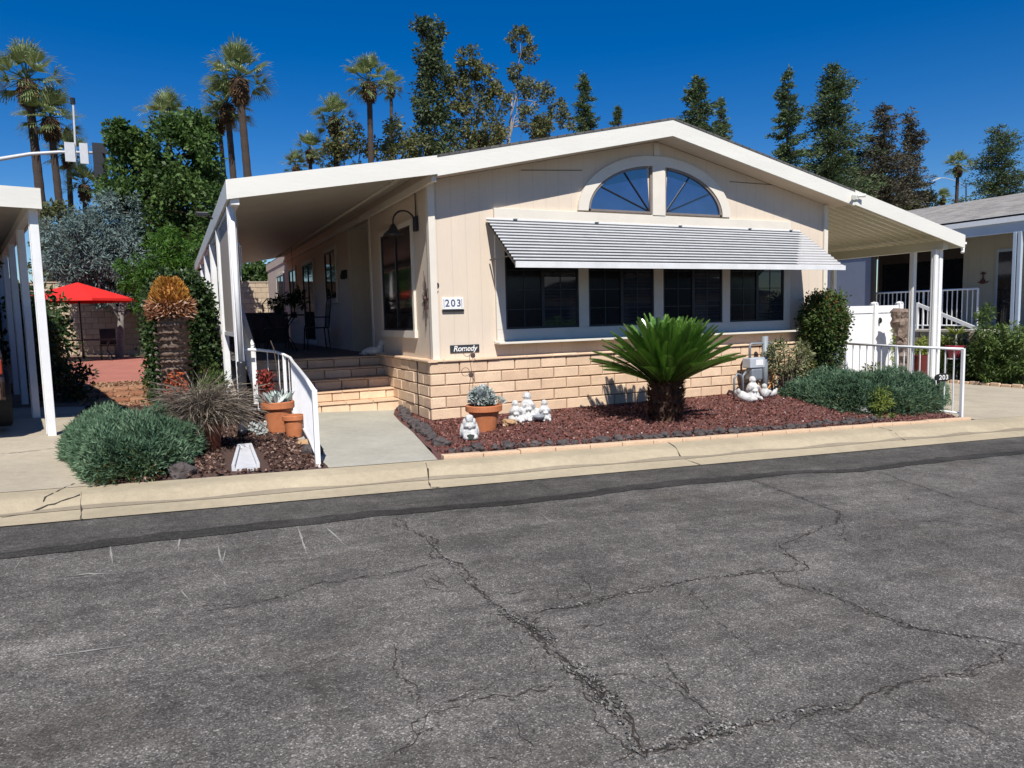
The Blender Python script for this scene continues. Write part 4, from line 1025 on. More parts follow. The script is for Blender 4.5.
# ornamental dry grass in a rusty pot
def pot(name, label, p_, rt, rb, h, m=TERRA, rim=True, tilt=0, cat='flower pot', soil=True):
    o = thing(name, label, cat, p_); b = MB()
    prof = [(rb*.2, 0), (rb, 0), (rb+(rt-rb)*.72, h*.76)]
    prof += [(rt*1.03, h*.77), (rt*1.09, h*.80), (rt*1.09, h*.98), (rt*1.05, h)] if rim else [(rt, h)]
    prof += [(rt*.93, h), (rt*.9, h*.86)]
    b.lathe((0, 0, 0), prof, 32); b.build('pot_body', m, o, smooth=False)
    if soil: b = MB(); b.lathe((0, 0, h*.87), [(rt*.91, 0), (rt*.4, .012), (.001, .018)], 20); b.build('potting_soil', SOIL, o)
    return o
pt = pot('grass_planter', 'rusty brown pot overflowing with dry grey ornamental grass', (-2.88, -1.42, base(-2.79)+.01), .165, .14, .29, TERRAD, rim=False)
n = 2600; th_ = rng.uniform(0, 2*PI, n); el = rng.uniform(-.15, 1.25, n)
P0 = np.stack([.09*rng.normal(size=n), .09*rng.normal(size=n), np.full(n, .27)], 1); D0 = unit(np.stack([np.cos(th_)*np.cos(el), np.sin(th_)*np.cos(el), np.sin(el)+.25], 1)); L0 = (.22+.24*rng.random(n))
P1 = P0 + D0*L0[:, None]*.5; D1 = unit(D0*np.array([1, 1, .6])+np.array([0, 0, -.15])+.15*rdir(n)); rn = rng.random(n)
P2 = P1 + D1*L0[:, None]*.45; D2 = unit(D1+np.array([0, 0, -.55])+.2*rdir(n))
cards('grass_blades', np.concatenate([P0, P1, P2]), np.concatenate([D0, D1, D2]), rdir(3*n), np.concatenate([L0*.55, L0*.5, L0*.45]), .006, LF_DRY, pt, np.concatenate([rn, rn, rn]))
n = 2200; d_ = rdir(n); d_[:, 2] = np.abs(d_[:, 2])*.8-.1; cards('inner_grass', np.array([0, 0, .30])+d_*np.array([.3, .3, .25])*rng.random((n, 1)), unit(d_+.5*rdir(n)), rdir(n), .16, .008, leafmat('grass_core', (.035, .028, .02), (.11, .09, .06), .1, .8), pt)
# splash block
sp = thing('splash_block', 'light grey trapezoid splash block below the drain pipe', 'splash block', (-2.572, -2.08, base(-2.58)+.03), rad(-4.5))
b = MB(); f = lambda y: .065+.045*(-y+.5)/1.08
def trap(y0, y1, i0, i1, z0, z1): return [(-f(y0)+i0, y0, z0), (f(y0)-i0, y0, z0), (f(y1)-i1, y1, z0), (-f(y1)+i1, y1, z0), (-f(y0)+i0, y0, z1), (f(y0)-i0, y0, z1), (f(y1)-i1, y1, z1), (-f(y1)+i1, y1, z1)]
FB = [(0,3,2,1),(4,5,6,7),(0,1,5,4),(1,2,6,5),(2,3,7,6),(3,0,4,7)]
b.add(trap(-.58, .50, 0, 0, -.02, .012), FB); b.build('tray', mat('splash_conc', (.56, .56, .57), .9, .08, 14), sp)
b = MB(); w_ = .025
for s in (-1, 1):
    vs_ = [(s*f(-.58), -.58, .012), (s*(f(-.58)-w_), -.58, .012), (s*(f(.5)-w_), .5, .012), (s*f(.5), .5, .012)]
    vs_ += [(x, y, z+.03) for x, y, z in vs_]; b.add(vs_, FB)
b.box(-f(.5)+w_, f(.5)-w_, .475, .50, .0125, .042); b.build('tray_rim', mat('splash_conc2', (.58, .58, .59), .9, .08, 14), sp)

# terracotta pots left
P_ = (-2.07, -.48, base(-2)+.012)
p1 = pot('terracotta_pot', 'large terracotta pot of pale succulents behind the small one', P_, .17, .12, .36)
n = 60; az = rng.uniform(0, 2*PI, n); D = unit(np.stack([np.cos(az)*.6, np.sin(az)*.6, .5+.6*rng.random(n)], 1)); cards('succulent', np.tile([0, 0, .33], (n, 1))+.06*rng.normal(size=(n, 3))*np.array([1, 1, .1]), D, rdir(n), .18, .045, LF_SUCC, p1)
b = MB(); b.tube([(.05, 0, .3), (.0, .05, .95), (-.03, .06, 1.05)], .006, 5); b.build('stem', BARK2, p1)
p2 = pot('terracotta_pot', 'small terracotta pot in front of the larger pot by the entry railing', (-1.96, -.86, base(-1.93)+.012), .11, .08, .24)
# rose / red flower stem
rs = thing('red_flower_spike', 'tall dried red flower spike behind the terracotta pots', 'plant', (-2.1, .35, base(-2.1)))
b = MB(); b.tube([(0, 0, 0), (.0, 0, .66)], .008, 5); b.build('stem', BARK2, rs)
n = 420; P = np.stack([.045*rng.normal(size=n), .045*rng.normal(size=n), rng.uniform(.30, .66, n)], 1); P[0:2, :2] = 0; cards('petals', P, unit(rdir(n)+np.array([0, 0, .8])), rdir(n), .05, .028, leafmat('dark_red', (.14, .02, .015), (.35, .06, .04), .2, .7), rs)
wf = thing('white_flower_clump', 'low clump of white bleached leaves beside the terracotta pots', 'plant', (-2.30, -.55, base(-2.2)))
leaf_blobs('foliage', [((0, 0, .08), (.10, .10, .08), 200), ((.48, .05, .08), (.08, .08, .08), 130)], 0, leafmat('white_leaf', (.3, .33, .3), (.7, .72, .7), .1, .7), .05, .03, wf)
# dry scrub behind pots
ds_ = thing('dry_shrub', 'dark twiggy shrub behind the patio posts', 'shrub', (-2.62, 1.3, base(-2.3)))
leaf_blobs('foliage', [((0, 0, .35), (.18, .4, .32), 1200), ((-.1, .8, .45), (.2, .4, .4), 1000)], 0, LF_RED, .06, .025, ds_)
# edge pot behind: aeonium with little figure
# ------------------------------------------------------------------ statues: continuous blobs via remesh
def blob_mesh(name, parts, m, vox=.012, parent=None):
    import bmesh
    bm = bmesh.new()
    for c, r, *rot in parts:
        mt = Matrix.Translation(Vector(c)) @ (Matrix.Rotation(rad(rot[0][0]), 4, 'X') @ Matrix.Rotation(rad(rot[0][1]), 4, 'Y') @ Matrix.Rotation(rad(rot[0][2]), 4, 'Z') if rot else Matrix()) @ Matrix.Diagonal((*r, 1))
        bmesh.ops.create_icosphere(bm, subdivisions=3, radius=1, matrix=mt)
    me = bpy.data.meshes.new(name); bm.to_mesh(me); bm.free(); me.materials.append(m)
    o = bpy.data.objects.new(name, me); COL.objects.link(o)
    md = o.modifiers.new('remesh', 'REMESH'); md.mode = 'VOXEL'; md.voxel_size = vox; md.use_smooth_shade = True
    sm_ = o.modifiers.new('smooth', 'SMOOTH'); sm_.factor = .5; sm_.iterations = 2
    if parent: o.parent = parent
    return o
def kid(cx, cy, z, s, lean=0, arms=True, hair=True):
    S = lambda c: (cx+c[0]*s, cy+c[1]*s, z+c[2]*s); R_ = lambda r: tuple(k*s for k in r)
    p = [(S((0, .02, .10)), R_((.19, .15, .13))), (S((0, .0, .26)), R_((.155, .12, .17)), (lean, 0, 0)), (S((0, -.005, .47)), R_((.070, .072, .080))), (S((0, .0, .375)), R_((.045, .045, .05)))]
    p += [(S((-.075, -.13, .06)), R_((.055, .13, .05)), (0, 0, -12)), (S((.075, -.13, .06)), R_((.055, .13, .05)), (0, 0, 12)), (S((-.08, -.25, .04)), R_((.035, .055, .035))), (S((.08, -.25, .04)), R_((.035, .055, .035)))]
    p += [(S((-.11, -.05, .27)), R_((.055, .13, .06)), (-35, 0, 18)), (S((.11, -.05, .27)), R_((.055, .13, .06)), (-35, 0, -18)), (S((0, -.085, .465)), R_((.012, .015, .016))), (S((0, .02, .50)), R_((.078, .076, .066)))]
    p += [(S((-.085, 0, .465)), R_((.015, .02, .025))), (S((.085, 0, .465)), R_((.015, .02, .025))), (S((-.035, -.12, .22)), R_((.03, .05, .03))), (S((.035, -.12, .22)), R_((.03, .05, .03)))]
    return p
fx, fy = .98, -.80; fz = bedz(fx, fy)
stt = thing('children_statue', 'white statue of three seated children around a grey bowl', 'statue', (fx, fy, fz), -.25)
stt.scale = (.88,)*3
blob_mesh('figures', kid(-.22, -.02, .0, .58, 10)+kid(-.02, .08, .02, .72)+kid(.22, .0, 0, .55, -6)+[((-.05, .02, .03), (.20, .13, .04)), ((0, .1, .1), (.12, .1, .1)), ((-.12, .03, .12), (.07, .07, .10)), ((.12, .04, .10), (.07, .07, .09))], STATUE, .010, stt)
b = MB(); b.lathe((.10, -.14, .03), [(.02, 0), (.06, .015), (.09, .05), (.095, .075), (.085, .075), (.05, .04), (.001, .03)], 22, sx=1, sy=.8); b.build('bowl', mat('grey_bowl', (.25, .27, .29), .5, .2, 20), stt, smooth=True)
ax_, ay_ = -.26, -1.80
ag = thing('angel_statue', 'white kneeling angel statue with dark hollow standing before the terracotta pot', 'statue', (ax_, ay_, bedz(ax_, ay_)), -.3)
ag.scale = (.82,)*3
blob_mesh('figure', [((0, .02, .09), (.11, .09, .10)), ((0, .01, .18), (.075, .07, .09)), ((0, -.01, .275), (.048, .05, .055)), ((-.08, .05, .15), (.045, .03, .12), (0, 14, 0)), ((.08, .05, .15), (.045, .03, .12), (0, -14, 0)), ((-.05, -.08, .05), (.05, .07, .045)), ((.055, -.08, .05), (.05, .07, .045)), ((0, -.06, .19), (.03, .03, .04)), ((-.05, -.04, .19), (.025, .05, .025), (-20, 0, 30)), ((.05, -.04, .19), (.025, .05, .025), (-20, 0, -30)), ((0, .01, .30), (.055, .055, .04)), ((-.06, .03, .24), (.03, .025, .05)), ((.06, .03, .24), (.03, .025, .05)), ((0, -.055, .275), (.01, .012, .012))], STATUE, .008, ag)
b = MB(); b.prism_y([(-.045, .03), (-.02, .05), (-.05, .085), (-.005, .10), (.05, .085), (.03, .05), (.045, .02), (0, .035)], -.155, -.118); b.build('dark_leaf', mat('leaf_dark', (.05, .06, .05), .6, .2), ag)
# bed pot with succulent and wire butterflies
bx_, by2 = .16, -1.22; bzz = bedz(bx_, by2)
bp = pot('terracotta_bowl_pot', 'wide rimmed terracotta pot holding a pale variegated plant', (bx_, by2, bzz-.02), .20, .13, .33)
n = 520; d_ = rdir(n); d_[:, 2] = np.abs(d_[:, 2]); cards('variegated_plant', np.array([-.02, 0, .36])+d_*np.array([.13, .13, .17])*(.5+.5*rng.random((n, 1))), unit(d_+.5*rdir(n)), d_+.4*rdir(n), .07, .045, leafmat('variegated', (.10, .15, .12), (.55, .6, .58), .15, .6, (.8, .82, .8)), bp)
n = 120; d_ = rdir(n); d_[:, 2] = np.abs(d_[:, 2]); cards('small_rosette', np.array([.17, -.02, .33])+d_*np.array([.07, .07, .06]), unit(d_), rdir(n), .045, .02, LF_SUCC, bp)
wb = thing('wire_garden_stake', 'thin wire garden stake with two curled butterfly heads', 'garden stake', (bx_-.12, by2+.12, bzz))
b = MB(); b.tube([(0, 0, 0), (-.01, 0, .5), (.02, 0, .66)], .003, 5); b.tube([(.02, .02, 0), (.05, .02, .6), (.01, .02, .90)], .003, 5); b.build('stake_wire', BLACK, wb)
for (cx_, cz_) in ((-.03, .70), (.0, .93)):
    b = MB(); b.tube([(cx_+.05*math.cos(a)-.02, 0, cz_+.05*math.sin(a)) for a in np.linspace(0, 2*PI, 14)], .003, 5); b.lathe((cx_+.05, 0, cz_-.04), [(.001, -.03), (.03, -.02), (.03, .02), (.001, .03)], 8, sy=.3); b.tube([(cx_+.03, 0, cz_-.02), (cx_+.09, 0, cz_-.11)], .003, 4); b.build('wire_butterfly', mat('rusted', (.07, .045, .04), .7, .3), wb)
rk = place_rock(.62, -.95, .10, RTAN, 'reddish brown rock between the bowl pot and the children statue', None)
# second statue group at the meter
s2x, s2y = 5.00, -.55
s2 = thing('child_statue', 'white seated child statue in front of the gas meter', 'statue', (s2x, s2y, bedz(s2x, s2y)), -.2)
s2.scale = (.9,)*3
blob_mesh('figure', kid(0, 0, 0, .72), STATUE, .011, s2)
s3 = thing('lamb_statue', 'white reclining figure leaning left of the seated child statue', 'statue', (s2x-.27, s2y-.12, bedz(s2x, s2y)), .3)
blob_mesh('figure', [((0, 0, .07), (.07, .15, .07), (25, 0, 35)), ((-.07, .08, .14), (.05, .06, .05)), ((.07, -.11, .04), (.04, .06, .035)), ((-.10, .05, .17), (.03, .03, .04)), ((-.02, .02, .12), (.05, .07, .04), (30, 0, 30))], STATUE, .011, s3)
s4 = thing('reclining_statue', 'white reclining figurine right of the seated child statue', 'statue', (s2x+.36, s2y+.05, bedz(s2x, s2y)), .2)
blob_mesh('figure', [((-.08, 0, .09), (.08, .07, .09)), ((.04, 0, .06), (.14, .05, .05), (0, 8, 0)), ((.20, 0, .07), (.05, .035, .05), (0, -40, 0)), ((-.10, -.01, .19), (.045, .045, .045)), ((.25, 0, .11), (.02, .02, .03)), ((-.02, -.05, .10), (.05, .03, .03))], STATUE, .011, s4)
# dog statue on porch edge
dg = thing('dog_statue', 'pale reclining dog statue at the top of the entry steps', 'statue', (-.16, 2.56, .885+.001), 2.6)
blob_mesh('figure', [((0, 0, .07), (.15, .065, .07)), ((-.12, 0, .11), (.06, .055, .09)), ((-.15, 0, .20), (.05, .045, .05)), ((-.20, 0, .185), (.03, .028, .025)), ((-.14, .05, .19), (.018, .012, .035)), ((-.14, -.05, .19), (.018, .012, .035)), ((-.20, .05, .025), (.07, .022, .022)), ((-.20, -.05, .025), (.07, .022, .022)), ((.13, .05, .05), (.05, .03, .05)), ((.13, -.05, .05), (.05, .03, .05)), ((.17, .0, .03), (.07, .02, .02), (0, 0, 30)), ((-.225, 0, .19), (.01, .012, .01))], STATUE, .010, dg)
# gas meter
gm = thing('gas_meter', 'grey gas meter with pipes standing against the block skirting', 'gas meter', (5.22, -.36, bedz(5.22, -.36)))
b = MB(); b.box(-.17, .14, -.09, .09, .46, .62); b.build('meter_index', mat('meter_light', (.42, .46, .50), .5, .1, 9), gm, bevel=.015)
b = MB(); b.box(-.13, .11, -.08, .08, .26, .455); b.build('meter_body', GALV, gm, bevel=.03)
b = MB(); b.box(-.06, .09, -.096, -.091, .50, .59); b.build('dial_plate', WHITE, gm)
b = MB(); b.tube([(.22, 0, 0), (.22, 0, .95)], .048, 14); b.build('riser_pipe', mat('pipe_grey', (.25, .28, .30), .5, .1), gm, smooth=True)
b = MB(); b.tube([(-.10, 0, .62), (-.10, 0, .80), (-.08, 0, .84), (.34, 0, .84), (.37, 0, .80), (.37, 0, .5)], .02, 8); b.tube([(-.22, .02, 0), (-.22, .02, .34), (-.16, .02, .40)], .018, 8); b.tube([(-.42, 0, 0), (-.42, 0, .30), (-.36, 0, .38), (-.28, 0, .36), (-.24, 0, .28), (-.24, 0, 0)], .017, 8); b.build('pipework', GALV, gm, smooth=True)
b = MB(); b.tube([(-.10, -.02, .45), (-.10, -.02, .05)], .018, 8); b.build('outlet', TERRA, gm)
hs = thing('orange_hose', 'short curve of orange hose hanging right of the gas meter', 'hose', (5.6, -.30, bedz(5.6, -.3)))
b = MB(); b.tube([(-.05, 0, .62), (.02, 0, .5), (.10, 0, .36), (.09, 0, .24), (.0, 0, .12), (-.08, 0, .06)], .014, 8); b.build('hose_loop', mat('orange_rubber', (.55, .24, .05), .6, .1), hs, smooth=True)
# bushes right
def bush(name, label, loc, blobs, m, L, W, stems=10, sh=.4, cat='bush', sub=20, subr=.3):
    o = thing(name, label, cat, loc); leaf_blobs('foliage', blobs, 0, m, L, W, o, sub=sub, subr=subr)
    b = MB(); c0 = Vector(blobs[0][0]); r0 = blobs[0][1]; rr = (r0[0] if hasattr(r0, '__len__') else r0)
    for i in range(stems):
        a = random.random()*6.28; b.tube([(.04*math.cos(a), .04*math.sin(a), -.01), (c0.x*.4+rr*.25*math.cos(a), c0.y*.4+rr*.25*math.sin(a), c0.z*.55), (c0.x+rr*.6*math.cos(a), c0.y+rr*.6*math.sin(a), c0.z+rr*.4*random.uniform(-.5, 1))], [.018, .012, .004], 5)
    b.build('stems', BARK2, o); return o
bush('open_shrub', 'sparse arching shrub behind the gas meter against the block wall', (5.85, -.42, bedz(5.85, -.4)), [((0, 0, .62), (.42, .22, .26), 900), ((-.25, 0, .72), (.22, .15, .16), 260), ((.05, 0, .45), (.35, .2, .2), 500)], leafmat('shrub_leaf', (.10, .12, .05), (.24, .25, .12), .25, .5, (.4, .36, .22)), .07, .026, 16)
rb = thing('round_bush', 'tall rounded green bush with reddish tips at the right house corner', 'bush', (6.70, -.42, bedz(6.8, -.5)))
def ball(c, r, n):
    d = rdir(n); k = .8+.2*rng.random((n, 1)); P = np.array(c)+d*np.array(r)*k*(1+.06*np.sin(d[:, :1]*9)+.05*np.sin(d[:, 2:]*11)+.07*rng.normal(size=(n, 1))); return P, d
P1_, d1_ = ball((0, 0, 1.16), (.36, .36, .50), 6500); P3_, d3_ = ball((0, 0, 1.16), (.42, .42, .58), 1100); P2_, d2_ = ball((.02, 0, .72), (.30, .30, .42), 1900); P = np.concatenate([P1_, P2_, P3_]); d_ = np.concatenate([d1_, d2_, d3_]); tn = np.clip(.15+.5*rng.random(len(P))+.35*(rng.random(len(P)) < .12+.25*(d_[:, 2] > .5)), 0, 1)
cards('foliage', P, unit(d_+.9*rdir(len(P))), d_+.6*rdir(len(P)), .05, .03, LF_RED, rb, tn)
b = MB(); 
for i in range(9): a = i*.7; b.tube([(.05*math.cos(a), .05*math.sin(a), 0), (.12*math.cos(a), .12*math.sin(a), .5), (.3*math.cos(a), .3*math.sin(a), 1.1)], [.02, .014, .006], 5)
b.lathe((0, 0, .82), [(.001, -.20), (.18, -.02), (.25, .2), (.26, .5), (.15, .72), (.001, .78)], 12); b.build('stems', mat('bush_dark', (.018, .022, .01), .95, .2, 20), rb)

# address post
ap = thing('address_post', 'black post with oval 203 number plate behind the bed railing', 'sign post', (7.42, -1.92, base(7.4)))
b = MB(); b.tube([(0, 0, 0), (0, 0, .56)], .022, 8); b.build('post', BLACK, ap)
b = MB(); b.lathe((0, 0, 0), [(.001, -.012), (.14, -.012), (.14, .012), (.001, .012)], 26, sy=.45); q = b.build('number_plate', BLACK, ap); q.location = (.06, -.03, .60); q.rotation_euler = (PI/2, 0, -.3)
text_mesh('digits', '203', .10, WHITE, ap, (.055, -.045, .60), (PI/2, 0, -.3), spacing=1.1)

# ------------------------------------------------------------------ porch furniture
tb = thing('bistro_table', 'black wrought iron table on the shaded porch', 'table', (-1.12, 6.2, .885))
b = MB(); b.lathe((0, 0, .70), [(.50, 0), (.52, .01), (.52, .025), (.001, .03)], 28); b.build('table_top', BLACK, tb)
for k in range(4):
    a = PI/4+k*PI/2; ca, sa = math.cos(a), math.sin(a); b = MB(); b.tube([(ca*.38, sa*.38, 0), (ca*.28, sa*.28, .18), (ca*.12, sa*.12, .38), (ca*.28, sa*.28, .58), (ca*.40, sa*.40, .70)], .014, 6); b.build('leg', BLACK, tb, smooth=True)
pl_ = pot('table_planter', 'small dark potted plant on the porch table', (-1.15, 6.2, .885+.731), .08, .06, .12, BLACK, False)
leaf_blobs('foliage', [((0, 0, .22), (.13, .13, .12), 220)], 0, LF_HEDGE, .09, .03, pl_)
def chair(label, loc, rz, first=None):
    if first: return copy_thing(first, label, loc, rz)
    o = thing('porch_chair', label, 'chair', loc, rz, 'black metal chairs round the porch table')
    b = MB(); b.box(-.22, .22, -.22, .22, .43, .455); b.build('seat', BLACK, o, bevel=.01)
    b = MB(); b.tube([(-.21, .22, .44), (-.21, .28, .98), (-.12, .30, 1.08), (.12, .30, 1.08), (.21, .28, .98), (.21, .22, .44)], .013, 6)
    for x in (-.1, 0, .1): b.tube([(x, .22, .45), (x, .30, 1.07)], .007, 5)
    b.build('backrest', BLACK, o)
    for x, y in ((-.2, -.2), (.2, -.2), (-.2, .2), (.2, .2)): b = MB(); b.tube([(x*1.1, y*1.15, 0), (x, y, .43)], .013, 6); b.build('leg', BLACK, o)
    for s in (-1, 1): b = MB(); b.tube([(s*.22, .25, .66), (s*.24, -.1, .66), (s*.23, -.2, .44)], .011, 6); b.build('armrest', BLACK, o)
    return o
c1_ = chair('black metal porch chair left of the table', (-1.78, 6.3, .885), PI/2)
chair('black metal porch chair right of the table near the wall', (-.42, 6.1, .885), -PI/2, c1_)
chair('black metal porch chair behind the table', (-1.1, 7.0, .885), 0, c1_)
hp = pot('hanging_basket_plant', 'dark trailing plant hanging near the porch windows', (-.45, 8.6, 1.95), .12, .08, .14, BLACK, False, cat='hanging plant')
leaf_blobs('foliage', [((0, 0, .1), (.28, .28, .22), 420)], 0, LF_HEDGE, .12, .04, hp); b = MB(); b.tube([(0, 0, .1), (0, 0, 1.28)], .004, 4); b.build('hanger', BLACK, hp)

# ------------------------------------------------------------------ back garden left: block wall, umbrella, table, pad
bw = thing('boundary_wall', 'tan concrete block boundary wall across the back of the lot', 'wall', (0, 0, 0))
blocks('wall_blocks', (-30, 20.0, 0), (1, 0, 0), 60, .2, 14, .2, .4064, .12, GREYBLOCK, bw, nrm=(0, -1, 0), gap=.012)
b = MB(); b.box(-30, 30, 20.01, 20.18, -1.2, 2.99); b.build('wall_core', DKMORT, bw)
b = MB(); b.box(-30, 30, 19.97, 20.20, 2.995, 3.04); b.build('wall_cap', mat('cap', (.42, .34, .25), .9, .1, 5), bw)
tag(MB().prism_z([(-8, 6.2), (-3.05, 5.2), (-2.9, 6.4), (-2.6, 17.5), (-8, 17.5)], .1, .44).build('red_patio', REDPAD), kind='structure')
rw = thing('patio_retaining_steps', 'rough reddish brick terrace steps below the red patio pad', 'steps', (0, 0, 0))
for k in range(4):
    blocks('brick_course', (-3.95-.25*k, 2.9+.55*k, 0), (1, .0, 0), 1.5+.08*k, .24+.045*k, 1, .06, .22, .5, blockmat('red_brick%d' % k, (.26, .11, .06), (.40, .22, .13)), rw, nrm=(0, -1, 0), gap=.008)
b = MB()
b.prism_x([(2.95, .1), (2.95, .26), (5.6, .45), (6.2, .43), (6.2, .1)], -4.5, -2.7); b.build('gravel_slope', mat('slope_gravel', (.17, .10, .06), .95, .4, 25, 1, 60, col2=(.34, .21, .13)), rw)
n = 5000; x = rng.uniform(-4.45, -2.75, n); y = rng.uniform(2.9, 5.7, n); z = np.interp(y, [2.95, 5.6], [.27, .46]); cards('leaf_litter', np.stack([x, y, z], 1), unit(rdir(n)*np.array([1, 1, .3])), rdir(n), .05, .03, leafmat('litter', (.13, .06, .035), (.36, .22, .13), 0, .9, (.5, .36, .22)), rw)
um = thing('patio_umbrella', 'bright red patio umbrella over the garden table', 'umbrella', (*at(84, 362, 16).xy, .44))
b = MB(); b.tube([(0, 0, 0), (0, 0, 2.2)], .025, 8); b.build('pole', BLACK, um)
b = MB(); R0 = 1.62; top = (0, 0, 2.36); edge = [(R0*math.cos(2*PI*k/8+.3), R0*math.sin(2*PI*k/8+.3), 1.84) for k in range(8)]
b.add([top]+edge, [(0, 1+k, 1+(k+1) % 8) for k in range(8)])
lo_ = [(x, y, z-.07) for x, y, z in edge]; b.add(edge+lo_, [(k, (k+1) % 8, (k+1) % 8+8, k+8) for k in range(8)]); cn = b.build('canopy', REDCLOTH, um)
b = MB(); 
for e in edge: b.tube([(0, 0, 2.32), (e[0], e[1], e[2]-.01)], .01, 4)
b.build('rib', BLACK, cn)
b = MB(); b.lathe((0, 0, 0), [(.28, 0), (.28, .04), (.05, .08), (.03, .3)], 16); b.build('base', BLACK, um)
gt = thing('garden_table', 'dark oblong garden table under the red umbrella', 'table', (um.location.x, 16, .44))
b = MB(); b.box(-.95, .85, -.5, -.03, .62, .66); b.box(-.95, .85, .03, .5, .62, .66); b.build('table_top', mat('dark_table', (.05, .04, .035), .4, .2), gt)
for x in (-.8, .7):
    for y in (-.4, .4): b = MB(); b.tube([(x*1.12, y, 0), (x*.85, y, .3), (x, y, .62)], .02, 6); b.build('leg', BLACK, gt)
def simple_chair(label, loc, rz, first=None):
    if first: return copy_thing(first, label, loc, rz)
    o = thing('garden_chair', label, 'chair', loc, rz, 'dark chairs at the garden table')
    b = MB(); b.box(-.22, .22, -.22, .22, .42, .45); b.build('seat', BLACK, o); b = MB(); b.box(-.22, .22, .2, .23, .46, .95); b.build('backrest', BLACK, o)
    for x, y in ((-.2, -.2), (.2, -.2), (-.2, .2), (.2, .2)): b = MB(); b.tube([(x, y, 0), (x, y, .42)], .014, 6); b.build('leg', BLACK, o)
    return o
ch1 = simple_chair('dark garden chair at the left end of the table', (um.location.x-1.25, 15.9, .44), PI/2)
simple_chair('dark garden chair at the right of the garden table', (um.location.x+.6, 16.9, .44), 0, ch1)

# ------------------------------------------------------------------ trees
def limb(b, a, c, r0, r1, n=6, wob=.06):
    a = Vector(a); c = Vector(c); pts = []; l = (c-a).length
    for i in range(n+1):
        t = i/n; p = a.lerp(c, t); s = math.sin(PI*t)*l*wob
        pts.append(p + Vector((random.gauss(0, s*.6), random.gauss(0, s*.6), random.gauss(0, s*.3))))
    b.tube(pts, [r0+(r1-r0)*i/n for i in range(n+1)], 7)
def tree(name, label, root, blobs, m, L, W, tr=.2, bark=BARK2, sub=16, subr=.34, cat='tree', group=None, trunk_top=None, wob=.05):
    o = thing(name, label, cat, root, 0, group); R0 = Vector(root)
    bl = [((Vector(c)-R0)[:], r, n) for c, r, n in blobs]; leaf_blobs('crown', bl, 0, m, L, W, o, sub=sub, subr=subr)
    tt = (Vector(trunk_top)-R0) if trunk_top is not None else sum((Vector(c) for c, r, n in bl), Vector())/len(bl)*.75
    b = MB(); limb(b, (0, 0, -.3), tt, tr, tr*.6, 8, .02)
    for c, r, n in bl:
        limb(b, tt*random.uniform(.55, 1), c, tr*.45, tr*.1, 5, wob)
        rr = r if hasattr(r, '__len__') else (r, r, r)
        for k in range(5): d = Vector(rdir(1)[0]); limb(b, c, Vector(c)+Vector((d.x*rr[0], d.y*rr[1], d.z*rr[2]))*.75, tr*.12, tr*.03, 3, .08)
    b.build('trunk', bark, o, smooth=True); return o
def pxr(Y, px): return px*(at(512, 300, Y)-CC).dot(FW)/CF     # size of px pixels at depth Y
# big broadleaf tree at left
Y = 19.0
def B(px, py, r, n, Y, dy=0): return (at(px, py, Y+dy)[:], pxr(Y, r), n)
tree('broadleaf_tree', 'large leafy green tree behind the blue conifer', (at(165, 646, Y).x, Y, .4),
     [B(126, 140, 15, 2280, Y), B(140, 180, 30, 4940, Y, 1), B(175, 160, 30, 4940, Y, -.5), B(194, 134, 18, 2850, Y), B(202, 174, 18, 2850, Y, 1), B(160, 215, 38, 6080, Y), B(198, 215, 30, 4560, Y, -1), B(122, 198, 15, 1710, Y), B(170, 250, 34, 3420, Y, 1), B(210, 245, 20, 1900, Y)], LF_OAK, .15, .10, .22, sub=40, subr=.26)
Y = 18.2
tree('blue_conifer', 'bushy blue grey conifer with leaning trunks behind the red umbrella', (at(118, 352, Y).x, Y, .44),
     [B(80, 250, 26, 7020, Y), B(112, 235, 30, 8100, Y, .5), B(140, 250, 24, 5940, Y), B(95, 275, 24, 4860, Y, .8), B(125, 275, 26, 5400, Y), B(70, 268, 17, 1485, Y), B(120, 212, 18, 1620, Y), B(140, 296, 17, 2025, Y, .6), B(112, 298, 14, 1350, Y, .8)], LF_BLUE, .14, .04, .14, mat('grey_bark', (.16, .145, .13), .9, .3, 9, .5, 25, col2=(.32, .29, .26)), sub=30, subr=.28, trunk_top=at(122, 295, Y)[:])
Y = 12.0
tree('bright_juniper_tree', 'bright green feathery juniper between the blue conifer and the patio cover', (at(165, 350, Y).x, Y, .35),
     [B(165, 262, 22, 2600, Y), B(140, 275, 16, 1500, Y), B(185, 270, 18, 1700, Y), B(172, 245, 14, 1000, Y), B(150, 290, 18, 1300, Y), B(195, 250, 12, 700, Y)], LF_BRIGHT, .14, .03, .10, sub=30, subr=.28)
Y = 24.0
tree('shade_tree', 'dark shrubby tree behind the block wall at far left', (at(62, 330, Y).x, Y, .4), [B(60, 225, 16, 900, Y), B(70, 250, 18, 1000, Y), B(52, 262, 16, 900, Y)], LF_EUC, .2, .09, .12)
tree('garden_tree', 'small green tree showing above the wall beyond the porch', (at(256, 330, Y).x, Y, .4), [B(258, 270, 9, 700, Y), B(245, 280, 10, 700, Y)], LF_OAK, .18, .09, .1)

